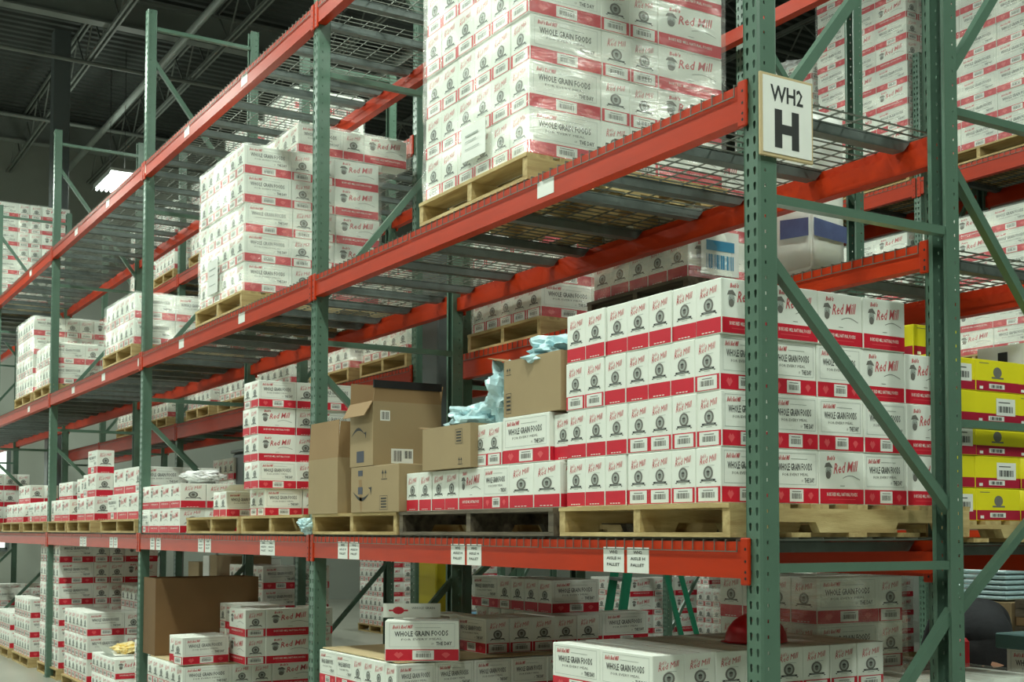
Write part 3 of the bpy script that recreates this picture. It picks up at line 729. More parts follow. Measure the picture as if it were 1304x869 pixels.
carton('S', -1.857, .02 + .1125, zz + .192, 'b', 'q', 'white carton, second layer, leftmost of ' + dn, 'cartons of ' + dn)
for k in range(3): carton('M', -1.38 - k * .2, .50, zz + .192, 'a', 'p', 'white carton, second layer back row, %s from right, %s' % (ORD[k + 1], dn), 'cartons of ' + dn)

# kraft boxes
def kraft_box(name, x, y, z, w, d, h, label, flaps=(), rz=0, marks=None, top=False, tilt=None, mw='kraft'):
    """centre x,y; base z. flaps: (side, length, angle_deg from vertical outwards)"""
    root = empty(name, (x, y, z), R(rz)); mb = MB(); t = .005; W, Dp = w / 2, d / 2
    if top: mb.bbox(-W, W, -Dp, Dp, 0, h, 0, .003)
    else:
        mb.box(-W, W, -Dp, -Dp + t, 0, h); mb.box(-W, W, Dp - t, Dp, 0, h); mb.box(-W, -W + t, -Dp + t, Dp - t, 0, h); mb.box(W - t, W, -Dp + t, Dp - t, 0, h); mb.box(-W + t, W - t, -Dp + t, Dp - t, 0, t)
    if marks:
        Ff = Face(mb, (-W, -Dp, 0), (1, 0, 0), (0, 0, 1)); Fr = Face(mb, (W, -Dp, 0), (0, 1, 0), (0, 0, 1)); n0 = len(mb.m); marks(Ff, Fr, w, d, h)
        for i_ in range(n0, len(mb.m)): mb.m[i_] += 1
    mb.build('box_body', [MT[mw]] + [MT[k] for k in ('black', 'navy', 'label', 'grey', 'kraft_in')], root)
    for (s, ln, ang) in flaps:
        mb = MB(); a = R(ang); dz = math.cos(a) * ln; do = math.sin(a) * ln
        if s == 'f': p = [(-W, -Dp, h), (W, -Dp, h), (W - .01, -Dp - do, h + dz), (-W + .01, -Dp - do, h + dz)]
        if s == 'b': p = [(W, Dp, h), (-W, Dp, h), (-W + .01, Dp + do, h + dz), (W - .01, Dp + do, h + dz)]
        if s == 'r': p = [(W, -Dp, h), (W, Dp, h), (W + do, Dp - .01, h + dz), (W + do, -Dp + .01, h + dz)]
        if s == 'l': p = [(-W, Dp, h), (-W, -Dp, h), (-W - do, -Dp + .01, h + dz), (-W - do, Dp - .01, h + dz)]
        n = (Vector(p[1]) - Vector(p[0])).cross(Vector(p[3]) - Vector(p[0])).normalized() * .004
        q = [tuple(Vector(v) - n) for v in p]; mb.mesh(p + q, [(0, 1, 2, 3), (7, 6, 5, 4), (0, 4, 5, 1), (1, 5, 6, 2), (2, 6, 7, 3), (3, 7, 4, 0)]); mb.build('flap', MT['kraft_in'], root)
    if tilt: root.rotation_euler = tilt
    return tag(root, label, 'cardboard box')
def smile(F, a, b, w, m=0, up=1):
    n = 10; top = []; bot = []
    for k in range(n + 1):
        t = k / n; x = a + w * t; y = b - up * .20 * w * math.sin(math.pi * t); th = .055 * w * math.sin(math.pi * min(1, t * 1.05 + .02)); top.append((x, y + th)); bot.append((x, y - th * .6))
    for k in range(n): F.pg([bot[k], bot[k + 1], top[k + 1], top[k]], m)
    F.pg([(a + w * .86, b + .08 * w), (a + w * 1.06, b + .10 * w), (a + w * 1.02, b - .10 * w), (a + w * .97, b + .04 * w)], m)
def arrows(F, a, b, s, m=0):
    for k in (0, 1):
        x = a + k * s * 1.1; F.rect(x + .35 * s, x + .5 * s, b, b + .9 * s, m); F.pg([(x, b + .8 * s), (x + .85 * s, b + .8 * s), (x + .425 * s, b + 1.5 * s)], m)
    F.rect(a - .2 * s, a + 2.2 * s, b - .25 * s, b - .12 * s, m)
def stamp(F, a, b, w, h, m=0):
    F.frame(a, a + w, b, b + h, .002, m)
    for k in range(4): F.rect(a + .15 * w, a + .85 * w, b + (.15 + .2 * k) * h, b + (.25 + .2 * k) * h, m)
def m_up(Ff, Fr, w, d, h):
    Ff.rect(.30 * w, .62 * w, .80 * h, .95 * h, 1); Ff.rect(.3 * w, .62 * w, .06 * h, .24 * h, 1); smile(Ff, .06 * w, .48 * h, .62 * w, 0, -1)
    Fr.rect(.10 * d, .24 * d, .70 * h, .86 * h, 2); Fr.barcode(.115 * d, .225 * d, .72 * h, .84 * h, 3, 8)
    Fr.rect(.26 * d, .58 * d, .04 * h, .27 * h, 2); Fr.barcode(.29 * d, .42 * d, .07 * h, .24 * h, 3, 10); Fr.barcode(.45 * d, .56 * d, .12 * h, .24 * h, 0, 8)
def m_low(Ff, Fr, w, d, h):
    smile(Ff, .05 * w, .46 * h, .38 * w); Ff.rect(.16 * w, .26 * w, .40 * h, .56 * h, 1, .0003); Ff.rect(.16 * w, .26 * w, .80 * h, .92 * h, 1); Ff.pg([(.17 * w, .72 * h), (.24 * w, .72 * h), (.25 * w, .02 * h), (.21 * w, .02 * h)], 4)
    arrows(Ff, .66 * w, .72 * h, .05 * w); stamp(Ff, .62 * w, .05 * h, .16 * w, .3 * h)
def m_r(Ff, Fr, w, d, h): stamp(Ff, .70 * w, .55 * h, .14 * w, .34 * h); arrows(Ff, .76 * w, .1 * h, .04 * w)
def m_big(Ff, Fr, w, d, h):
    arrows(Ff, .05 * w, .76 * h, .04 * w); stamp(Ff, .04 * w, .06 * h, .10 * w, .36 * h)
pallet(1.10, 1.05, -2.63, -.02, ZD1, 'pine pallet with reddish block under brown boxes')
zk = ZD1 + .115
kraft_box('cardboard_box', -3.56, .10, zk, .42, .25, .31, 'plain brown carton with raised flaps at second post', top=False, flaps=[('f', .21, -3), ('r', .20, 4), ('b', .12, 10)])
kraft_box('cardboard_box', -3.03, .17, zk + .245, .29, .40, .335, 'large open brown box with smile logo and shipping label', flaps=[('r', .085, 0), ('f', .09, 150), ('b', .10, 10), ('l', .12, 8)], marks=m_up)
kraft_box('cardboard_box', -2.87, .17, zk, .58, .40, .242, 'lower brown box with smile logo and packing tape', marks=m_low, top=True)
kraft_box('cardboard_box', -2.11, .16, zk + .194, .47, .36, .20, 'brown box overflowing with blue plastic, left of larger one', flaps=[('l', .06, 80)], marks=m_r)
kraft_box('cardboard_box', -1.425, .24, zk + .192 + .207, .45, .44, .245, 'tall brown box brimming with pale blue plastic bags', flaps=[('l', .16, 78)], marks=m_big)
mb = MB(); mb.bar((-2.884, -.03, zk + .245 + .425), (-2.884, .37, zk + .245 + .425), .012, .04); tag(mb.build('black_strip', MT['cord']), 'black strip lying along top of large open brown box', 'strip')
def bag(x, y, z, sx, sy, sz, label, seed, spikes=.35):
    bm = bmesh.new(); bmesh.ops.create_icosphere(bm, subdivisions=4, radius=1)
    for v in bm.verts:
        p = v.co.copy(); q = noise.fractal(p * 1.7 + Vector((seed, 0, 0)), 1.0, 2.0, 4); r_ = abs(noise.noise(p * 3.3 + Vector((0, seed, 0))))
        v.co = p * (1 + spikes * q - .35 * r_ + (.35 * max(0, noise.noise(p * 1.3 + Vector((3, seed, 1)))) if p.z > 0 else 0))
        v.co.x *= sx; v.co.y *= sy; v.co.z *= sz
    zmin = min(v.co.z for v in bm.verts)
    me = bpy.data.meshes.new('plastic_bag'); bm.to_mesh(me); bm.free(); me.materials.append(MT['bag'])
    o = inst('plastic_bag', me, None, (x, y, z)); return tag(o, label, 'plastic bag')
bag(-1.42, .20, zk + .399 + .262, .22, .17, .07, 'pale blue plastic bag bulging from the tall brown box', 3, .5)
bag(-1.76, .10, zk + .399 + .13, .085, .09, .13, 'pale blue plastic bag spilling down between two boxes', 8, .5)
bag(-2.06, .16, zk + .194 + .235, .20, .15, .085, 'pale blue crumpled plastic bag in the smaller brown box', 5, .5)
bag(-1.14, .30, zk + .399 + .05, .035, .08, .06, 'small blue plastic bag end right of the tall box', 12)
bag(-3.77, -.02, ZD1 + .05, .05, .07, .045, 'clear plastic scrap hanging at the second post', 21)

# ---- second bay, lower shelf
carton('M', -4.10, .62, ZD1 + .467, 'q', 'a', 'white carton seen above brown flaps behind second post', 'cartons by second post', 0, 12)
pallet(1.08, 1.0, -3.87, -.02, ZD1, 'wooden pallet under five-layer carton tower'); pallet(1.15, 1.0, -5.00, -.02, ZD1, 'wooden pallet under opened carton with flap')
dt = 'tower left of second post'
zz = ZD1 + .115
for i, (f, s) in enumerate((('bb', 'pa'), ('aa', 'paq'), ('aa', 'qaq'), ('aa', 'qap'), ('ab', 'pap'))):
    layer('C', -4.69 + (0, .02, 0, -.01, .01)[i], .0 + (.05 if i == 0 else 0), zz, f, s, dt, i, 'cartons of ' + dt, jit=.003); zz += .1755
layer('C', -4.15, .22, ZD1 + .115, 'a', 'paa', 'low row by second post', 0, 'cartons by second post'); layer('C', -4.17, .24, ZD1 + .291, 'b', 'qab', 'low row by second post', 1, 'cartons by second post')
layer('C', -5.36, .02, ZD1 + .115, 'aa', 'pp', 'pair on middle pallet', 0, 'cartons on middle pallet')
mb = MB(); mb.mesh([(-5.36, 0, ZD1 + .296), (-5.36, .28, ZD1 + .296), (-5.16, .30, ZD1 + .33), (-5.16, -.02, ZD1 + .33)], [(0, 1, 2, 3)]); mb.mesh([(-5.36, 0, ZD1 + .293), (-5.36, .28, ZD1 + .293), (-5.16, .30, ZD1 + .327), (-5.16, -.02, ZD1 + .327)], [(3, 2, 1, 0)])
tag(mb.build('carton_flap', MT['white']), 'white torn carton flap sticking out over middle pallet', 'cardboard flap')
dl = 'two-layer row on deck'
layer('U', -6.42, .01, ZD1, 'qqqp', 'aaa', dl, 0, 'cartons of ' + dl); layer('U', -6.40, .01, ZD1 + .191, 'qqqq', 'aab', dl, 1, 'cartons of ' + dl)
bag(-6.62, .25, ZD1 + .44, .16, .16, .05, 'white plastic sheet crumpled on two-layer row', 31).data.materials[0] = MT['bagw']
# ---- third bay
pallet(1.20, 1.0, -7.60, -.02, ZD1, 'wooden pallet right of third post, lower shelf'); pallet(1.02, 1.0, -9.2, -.02, ZD1, 'pale pallet left of centre, third bay lower shelf'); pallet(.90, 1.0, -10.28, -.02, ZD1, 'pale pallet beside fourth post, lower shelf')
d3 = 'long low stack, third bay'
layer('V', -7.62, .02, ZD1 + .115, 'qqp', 'aab', d3, 0, 'cartons of ' + d3, fill=1); layer('V', -7.66, .04, ZD1 + .341, 'bqq', 'pab', d3, 1, 'cartons of ' + d3, fill=1)
layer('V', -9.22, .02, ZD1 + .115, 'qq', 'aab', 'pale pallet load, third bay', 0, 'cartons third bay', fill=1); layer('V', -9.24, .04, ZD1 + .341, 'qb', 'aab', 'pale pallet load, third bay', 1, 'cartons third bay', fill=1); layer('V', -9.27, .05, ZD1 + .567, 'p', 'a', 'pale pallet load, third bay', 2, 'cartons third bay')
layer('V', -10.3, .02, ZD1 + .115, 'qqb', 'aab', 'load beside fourth post', 0, 'cartons beside fourth post', fill=1)
layer('V', -10.34, .22, ZD1 + .341, 'qb', 'aa', 'load beside fourth post', 1, 'cartons beside fourth post')
# ---- fourth and fifth bays
pallet(1.2, 1.0, -11.4, -.02, ZD1, 'pale pallet left of fourth post, lower shelf'); pallet(1.2, 1.0, -12.8, -.02, ZD1, 'pale pallet at left edge, lower shelf')
layer('V', -11.42, .02, ZD1 + .115, 'qqp', 'aab', 'load left of fourth post', 0, 'cartons left of fourth post', fill=1); layer('V', -11.45, .3, ZD1 + .341, 'qq', 'aa', 'load left of fourth post', 1, 'cartons left of fourth post')
layer('V', -12.82, .02, ZD1 + .115, 'qqq', 'aab', 'load at left edge', 0, 'cartons at left edge', fill=1); layer('V', -12.85, .1, ZD1 + .341, 'qq', 'aa', 'load at left edge', 1, 'cartons at left edge')
stack('fifth-bay lower load', -15.2, .02, ZD1, 'V', ('qqp', 3), 'aab', parts=False)

# ---- middle shelf, wrapped pallets
dA = 'wrapped load left of sign'
stack(dA, -1.44, .01, ZD2, 'M', ('bbbbbb', 6), 'pbbq', wrap=True, palbox=(1.0, 1.12, -1.425, -.005), seed=1)
mb = MB(); F = Face(mb, (-1.98, -.016, ZD2 + .20), (1, 0, 0), (0, 0, 1)); mb.box(-1.98, -1.76, -.014, -.012, ZD2 + .20, ZD2 + .36, 0)
F.rect(.04, .16, .11, .118, 1); F.rect(.04, .14, .085, .09, 1); F.rect(.04, .17, .05, .054, 1)
tag(mb.build('paper_placard', [MT['label'], MT['pale']]), 'white paper placard under film on load left of sign', 'paper')
dBm = 'tall wrapped load, middle shelf'
xl, yb, zt = stack(dBm, -5.04, .01, ZD2, 'K', ('bbbbbb', 5), 'pbbq', wrap=True, palbox=(1.02, 1.12, -5.025, -.005), seed=2, shift=.008)
layer('K', -5.06, .40, zt + .012, 'bbbbb', 'paq', 'set-back top of tall load', 5, 'cartons of tall load top')
film(-5.88, -5.05, .394, 1.26, zt + .014, zt + .214, 'set-back top of tall load', 9)
mb = MB(); mb.box(-5.72, -5.50, -.016, -.014, ZD2 + .18, ZD2 + .42, 0); F = Face(mb, (-5.72, -.0165, ZD2 + .18), (1, 0, 0), (0, 0, 1)); F.rect(.04, .18, .17, .18, 1); F.rect(.04, .16, .13, .136, 1); F.rect(.04, .18, .06, .066, 1)
tag(mb.build('paper_placard', [MT['label'], MT['pale']]), 'white paper placard on tall wrapped load, middle shelf', 'paper')
dC = 'short wrapped load by third post'
stack(dC, -7.86, .01, ZD2, 'V', ('bbbbbb', 2), 'ppbq', wrap=True, palbox=(1.03, 1.12, -7.84, -.005), seed=3)
dE = 'low wrapped load by fourth post'
stack(dE, -11.28, .01, ZD2, 'V', ('bbbbb', 2), 'pabb', wrap=True, palbox=(.9, 1.12, -11.26, -.005), seed=4)
dF = 'tall wrapped load past fourth post'
stack(dF, -12.36, .01, ZD2, 'V', ('bbbbbb', 4), 'pbbq', wrap=True, palbox=(1.05, 1.12, -12.34, -.005), seed=5)
# ---- top shelf far load
stack('highest far load on top shelf', -15.75, .02, ZD3, 'M', ('bbbbbb', 7), 'pbbq', wrap=True, parts=False, seed=6)

# ------------------------------------------------------------------ rear rows
ZB2 = 2.704
stack('rear load above blue bag box', -3.0, YB + .02, ZB2, 'M', ('bbbbb', 3), 'pbb', wrap=True, seed=7)
dq = 'rear load behind white stack'
stack(dq, -1.68, YB + .02, ZB2, 'M', ('aaaaa', 3), 'qbb', wrap=True, old=True, seed=8)
mb = MB(); mb.box(-1.668, -1.664, YB + .10, YB + .34, ZB2 + .14, ZB2 + .36, 0); F = Face(mb, (-1.663, YB + .10, ZB2 + .14), (0, 1, 0), (0, 0, 1)); F.rect(.03, .21, .12, .17, 1); F.barcode(.03, .21, .03, .10, 1, 14)
tag(mb.build('paper_placard', [MT['label'], MT['blue']]), 'white label with blue print on rear wrapped load', 'paper')
# drum-like white wrapped load right of the sign post
def wrapped_bale(x0, x1, y0, y1, z0, z1, desc):
    root = empty('bagged_bale', ((x0 + x1) / 2, (y0 + y1) / 2, z0)); bm = bmesh.new(); bmesh.ops.create_cube(bm, size=1); bmesh.ops.bevel(bm, geom=bm.edges[:], offset=.04, segments=3, affect='EDGES'); bmesh.ops.subdivide_edges(bm, edges=bm.edges[:], cuts=4, use_grid_fill=True)
    for v in bm.verts:
        p = v.co; k = 1 + .03 * noise.noise(Vector((p.x * 4, p.y * 4, p.z * 7)))
        v.co = (p.x * k * (x1 - x0), p.y * k * (y1 - y0), (p.z + .5) * (z1 - z0))
    me = bpy.data.meshes.new('bale'); bm.to_mesh(me); bm.free(); me.materials.append(MT['label'])
    for p in me.polygons: p.use_smooth = True
    inst('bag_stack', me, root)
    mb = MB(); F = Face(mb, (-(x1 - x0) / 2, -(y1 - y0) / 2 - .016, .0), (1, 0, 0), (0, 0, 1)); w_ = x1 - x0; h_ = z1 - z0
    F.pg([(.55 * w_, .24 * h_), (.99 * w_, .22 * h_), (.99 * w_, .33 * h_), (.55 * w_, .36 * h_)], 0)
    F = Face(mb, ((x1 - x0) / 2 + .012, -(y1 - y0) / 2, .0), (0, 1, 0), (0, 0, 1)); d_ = y1 - y0; F.pg([(.0, .22 * h_), (d_, .20 * h_), (d_, .30 * h_), (0, .33 * h_)], 0)
    mb.build('printed_band', [MT['bluegrey'], MT['grey']], root)
    tag(root, desc, 'bale')
wrapped_bale(-1.32, -.92, YB + .10, YB + .30, ZB2 + .014, ZB2 + .74, 'white bagged bale with blue band behind the sign post')
# yellow cartons
ZB1 = 1.544
pallet(.85, 1.0, -.20, YB - .0, ZB1, 'pine pallet under yellow cartons at right edge', h=.085)
dy_ = 'yellow stack'
z = ZB1 + .085
for i in range(5):
    layer('Y', -.215, YB + .005, z, ('aba', 'bab')[i % 2], ('pqpq', 'qpqp')[i % 2], dy_, i, 'yellow cartons', colr='yellow and red', jit=.004); z += .128
layer('Y', -.30, YB + .02, z, 'bb', 'q', dy_, 5, 'yellow cartons', colr='yellow and red')
# far rear row loads
for i, (xr, z, n, sz) in enumerate(((-5.45, 2.824, 4, 'M'), (-6.52, 2.824, 3, 'M'), (-7.85, 2.824, 2, 'V'), (-9.05, 2.824, 2, 'V'), (-10.2, 2.824, 3, 'M'), (-11.8, 2.824, 2, 'M'), (-13.3, 2.824, 2, 'V'),
      (-7.80, 4.564, 5, 'M'), (-8.95, 4.564, 5, 'M'), (-10.15, 4.564, 4, 'M'), (-11.6, 4.564, 4, 'M'), (-12.8, 4.564, 4, 'M'))):
    wh = ('rear middle load ' if z < 4 else 'rear upper load ') + ['one', 'two', 'three', 'four', 'five', 'six', 'seven', 'one', 'two', 'three', 'four', 'five'][i] + ''
    stack(wh, xr, YC + .02, z, sz, ('bbbbb', n), 'pbb', wrap=True, parts=False, seed=20 + i)
for i, (xr, n) in enumerate(((-5.5, 2), (-8.0, 2), (-9.4, 3), (-12.0, 2), (-13.6, 2))):
    stack('rear lower load ' + ORD[i + 1], xr, YC + .02, 1.544, 'V', ('abba', n), 'qbb', parts=False)
for i, (xr, n) in enumerate(((-1.2, 2), (-2.9, 2))):
    stack('rear lower load ' + ('one' if i else 'two') + ' behind boxes', xr, YB + .02, 1.544, 'V', ('abba', n), 'qbb', parts=False)
# back rack loads
ZU = 4.836
stack('high back load at right edge', -3.52, YD + .02, ZU, 'M', ('ppq', 8), 'bbb', wrap=True, parts=False, seed=40)
stack('high back load left of rear post', -4.88, YD + .02, ZU, 'M', ['pqp', 'qpp'] * 5, 'bbb', wrap=True, parts=False, seed=41)
stack('high back load right of sign', -6.10, YD + .02, ZU, 'M', ['qpp', 'ppq', 'pqp', 'qpp', 'ppp', 'pqp', 'qpq'], 'bbb', wrap=True, parts=False, seed=42)
bag(-6.6, YD + .3, ZU + 1.62, .30, .24, .09, 'white plastic sheet on back load right of sign', 51).data.materials[0] = MT['bagw']
ZM = 3.016
stack('middle back load at right edge', -3.60, YD + .02, ZM, 'M', ('pqp', 6), 'bbb', wrap=True, parts=False, seed=43)
stack('middle back load left of rear post', -4.90, YD + .02, ZM, 'M', ('qpp', 6), 'bbb', wrap=True, parts=False, seed=45)
stack('middle back load further left', -6.10, YD + .02, ZM, 'M', ('qpp', 5), 'bbb', wrap=True, parts=False, seed=46)
stack('lower back load at right edge', -3.60, YD + .02, 1.616, 'M', ('pqp', 5), 'bbb', parts=False)
stack('lower back load left of rear post', -4.95, YD + .02, 1.616, 'M', ('pqp', 4), 'bbb', parts=False)
mb = MB(); mb.box(-.74, -.44, 2.005, 2.009, 2.20, 2.42, 0); mb.box(-.63, -.58, 2.0035, 2.005, 2.34, 2.39, 1); mb.box(-.70, -.48, 2.0035, 2.005, 2.27, 2.28, 1)
tag(mb.build('paper_notice', [MT['label'], MT['black']]), 'white paper notice hanging above the yellow cartons', 'paper')

# ------------------------------------------------------------------ ground level, front rack
def gpal(wx, dy, x1, y0, label, old=False): return pallet(wx, dy, x1, y0, 0.0, label, old)
d0 = 'ground load beside sign post'
pallet(.76, 1.35, -.54, -.02, 0.0, 'pallet on floor under load beside sign post', h=.19 - .002)
z = .188
for i in range(5):
    layer('T', -.575, 0, z, 'pp', 'bbbbbbbb', d0, i, 'cartons of ' + d0, fill=0); z += .19
for r_ in range(7):
    for k in range(1): carton('T', -1.075, .24 + r_ * .15, .948, 'p', 'a', 'white carton, row %s, %s column, %s' % (ORD[r_ + 1], 'near' if k == 0 else 'far', d0), 'cartons of ' + d0)
d1 = 'ground load with kraft sheet'
pallet(1.12, 1.15, -2.63, -.02, 0.0, 'pallet on floor under kraft-topped load')
z = .915 - 4 * .191
for i in range(4):
    layer('S', -2.66, 0, z, 'aaaapp', 'pppppp'[:5], d1, i, 'cartons of ' + d1); z += .191
mb = MB(); mb.bbox(-2.66 - .99, -2.68, .02, 1.24, .918, .924, 0, .001); tag(mb.build('kraft_sheet', MT['sheet']), 'tan kraft slip sheet on ground load second from sign', 'cardboard sheet')
carton('M', -2.72, .18, .925, 'p', 'b', 'open-topped white carton standing on kraft sheet', 'cartons on kraft sheet', 0, 60)
mb = MB(); F = Face(mb, (0, 0, 0), (1, 0, 0), (0, 0, 1)); mb.box(0, .30, 0, .003, 0, .075, 0); F.disc(.08, .038, .03, .02, 1, 12); F.rect(.03, .13, .034, .042, 1, .0004); F.text('WHOLE GRAIN', .15, .045, .12, .012, 2)
o = mb.build('carton_flap', [MT['white'], MT['red'], MT['grey']]); o.location = (-2.94, .06, 1.132); o.rotation_euler = (R(8), 0, R(60)); tag(o, 'raised white flap of open carton on kraft sheet', 'cardboard flap')
layer('S', -3.06, .30, .925, 'a', 'q', 'kraft sheet behind open carton', 0, 'cartons on kraft sheet')
d4 = 'shaded row behind open carton'
mb = MB()
layer('T', -2.80, .60, .925, 'pq', 'bbbbb', d4, 0, 'cartons of ' + d4)
layer('T', -2.92, 1.10, 1.118, 'aaabp', 'p', 'upper shaded row', 1, 'cartons of ' + d4)
stack('dark rear floor load', -2.88, YB + .04, 0, 'T', ('aaaaaa', 5), 'pp', parts=False, ph=.168)
d2 = 'ground load third from sign'
pallet(1.05, 1.15, -6.24, -.02, 0.0, 'pallet on floor under third ground load')
z = .57 - 2 * .205
for i in range(2): layer('M', -6.26, 0, z, 'bbbbbb', 'pbaq', d2, i, 'cartons of ' + d2); z += .205
mb = MB(); mb.bbox(-7.2, -6.28, .02, 1.15, .573, .580, 0, .001); tag(mb.build('kraft_sheet', MT['sheet']), 'tan kraft slip sheet below the big brown bin', 'cardboard sheet')
carton('M', -6.35, .17, .582, 'b', 'p', 'white open carton on sheet before brown bin', 'cartons on tan sheet', 0, 8)
carton('M', -6.56, .20, .582, 'a', 'q', 'white carton half hidden behind open carton', 'cartons on tan sheet', 0, 8)
for i in range(2):
    layer('M', -6.02, .40, .582 + i * .206, 'q', 'bbq'[0:1] + 'qb', 'corner pile on tan sheet', i, 'cartons on tan sheet', jit=.004)
    layer('M', -6.55, .55, .582 + i * .206, 'pb', 'bb', 'back pile on tan sheet', i, 'cartons on tan sheet', jit=.004)
kraft_box('cardboard_bin', -7.25, .45, .582, .35, .86, .62, 'big dark brown cardboard bin on third ground load', mw='dkbrown')
# far ground loads
stack('tall ground load at fourth post', -10.9, .05, 0, 'V', ('bbbbbb', 6), 'pbbq', parts=True)
stack('mid load before fourth post', -9.45, .02, 0, 'V', ('bbbbbb', 3), 'pb', parts=True, palbox=(1.03, .55, -9.43, 0))
stack('shaded load by fourth post', -9.50, .60, .0, 'V', ('bbbbbb', 4), 'abab', parts=False)
stack('low ground load with yellow tray', -8.1, -.05, 0, 'C', ('bbbbbb', 2), 'qbbbb', parts=True)
mb = MB(); mb.box(-8.75, -8.35, .02, .36, .47, .475, 1); mb.mesh([(-8.75, .02, .475), (-8.35, .02, .475), (-8.33, -.05, .56), (-8.77, -.05, .56)], [(0, 1, 2, 3)], 1)
bm_ = bmesh.new()
for k in range(1): pass
bm_.free()
tag(mb.build('open_tray', [MT['white'], MT['label']]), 'open white tray on low ground load', 'tray')
bag(-8.55, .18, .52, .15, .13, .05, 'yellow printed plastic pouches in open tray', 61).data.materials[0] = MT['gold']
stack('low pile right of tray', -7.46, .10, 0, 'C', ('bbbb', 3), 'bbbbb'.replace('b', 'q', 1), parts=False)
for i, (xr, n) in enumerate(((-12.3, 3), (-13.6, 2), (-15.1, 3), (-16.8, 3))):
    stack('floor load %s past fourth post' % ORD[i + 1], xr, .02, 0, 'V', ('bbbbbb', n), 'pbbq', parts=False)
stack('rear floor load one', -8.6, YC + .05, 0, 'V', ('bbbbbb', 5), 'pbb', parts=False); stack('rear floor load two', -11.6, YC + .05, 0, 'V', ('bbbbb', 4), 'pbb', parts=False)

# right side, ground
dr = 'wrapped floor load by sign'
stack('lower ' + dr, -.42, YB + .08, 0, 'M', ('bbbbbb', 4), 'qbbb', wrap=True, parts=False, seed=60, ph=.15)
zr = .15 + 4 * .205 + .02
layer('M', -.93, YB + .12, zr + .19, 'aaaa', 'pb', 'big-print top carton row', 1, 'big-print cartons'); layer('M', -.93, YB + .12, zr - .015, 'aaaa', 'pb', 'big-print lower row', 0, 'big-print cartons')
film(-1.6, -.922, YB + .112, YB + .67, zr, zr + .41, 'top cartons right of sign', 61)
# red hard hat and orange cap
def hat(x, y, z, m, label):
    root = empty('hard_hat', (x, y, z)); bm = bmesh.new(); bmesh.ops.create_uvsphere(bm, u_segments=20, v_segments=12, radius=.115)
    bmesh.ops.delete(bm, geom=[v for v in bm.verts if v.co.z < -.001], context='VERTS')
    for v in bm.verts: v.co.y *= 1.15
    me = bpy.data.meshes.new('hat_shell'); bm.to_mesh(me); bm.free(); me.materials.append(m)
    for p in me.polygons: p.use_smooth = True
    inst('hat_shell', me, root)
    mb = MB(); n = 20; a = [(.113 * math.cos(2 * math.pi * k / n), .13 * math.sin(2 * math.pi * k / n)) for k in range(n)]
    for k in range(n):
        k2 = (k + 1) % n; e = 1.16 if math.sin(2 * math.pi * k / n) < 0.3 else 1.05; e2 = 1.16 if math.sin(2 * math.pi * k2 / n) < .3 else 1.05
        mb.poly([(a[k][0], a[k][1], .002), (a[k][0] * e, a[k][1] * e, -.002), (a[k2][0] * e2, a[k2][1] * e2, -.002), (a[k2][0], a[k2][1], .002)])
    mb.build('brim', m, root); tag(root, label, 'hard hat')
hat(-.80, .70, 1.144, MT['plastic_red'], 'red hard hat on cartons behind the nearest post')

# ------------------------------------------------------------------ ladder
def ladder(x, y, rz):
    root = empty('step_ladder', (x, y, 0), rz); h = 2.1
    for s in (-1, 1):
        mb = MB(); mb.bar((s * .27, -.1, 0), (s * .17, .22, h), .028, .07); mb.build('side_rail', MT['ladder'], root)
        mb = MB(); mb.bar((s * .26, .85, 0), (s * .17, .30, h), .025, .04); mb.build('rear_leg', MT['ladder'], root)
    for k in range(1, 7):
        t = k / 7; mb = MB(); w = .27 - .10 * t; yy = -.1 + .32 * t; mb.box(-w, w, yy - .04, yy + .04, h * t - .012, h * t + .012); mb.build('step', MT['galv'], root)
    mb = MB(); mb.box(-.2, .2, .15, .38, h - .01, h + .03); mb.build('top_cap', MT['ladder'], root)
    tag(root, 'green fibreglass step ladder standing behind ground loads', 'ladder')
ladder(-5.2, 3.15, R(-22))

# ------------------------------------------------------------------ far floor pallets seen between posts
for i, (x, y, n, s) in enumerate(((-14.6, 5.6, 6, 'V'), (-15.6, 7.2, 5, 'V'), (-13.3, 6.1, 3, 'V'), (-9.8, 8.4, 3, 'V'), (-7.6, 8.4, 4, 'V'), (-5.6, 8.6, 4, 'V'), (-11.5, 9.5, 6, 'V'), (-6.2, 6.32, 5, 'V'), (-9.2, 6.32, 4, 'V'), (-1.6, 6.32, 5, 'V'))):
    stack('far floor load %s' % ORD[i + 1], x, y, 0, s, ('bbbbb', n), 'qbbq', parts=False, fill_top=False)
kraft_box('cardboard_box', -7.9, 3.0, 0, .4, .3, .3, 'small brown box on floor beside blue carton', top=True)
mb = MB(); mb.bbox(-.34, .34, -.2, .2, 0, .28, 0, .004); mb.box(-.345, -.12, -.205, .205, -.0, .281, 1); mb.box(-.02, .1, -.203, -.2, .08, .2, 2)
o = mb.build('blue_carton', [MT['blue'], MT['cord'], MT['label']]); o.location = (-7.1, 3.1, .55); o.rotation_euler = (0, 0, R(20)); tag(o, 'blue and black carton beside the yellow column', 'carton')
kraft_box('cardboard_box', -7.1, 3.1, 0, .7, .45, .55, 'plain brown carton below the blue carton', top=True, rz=20)

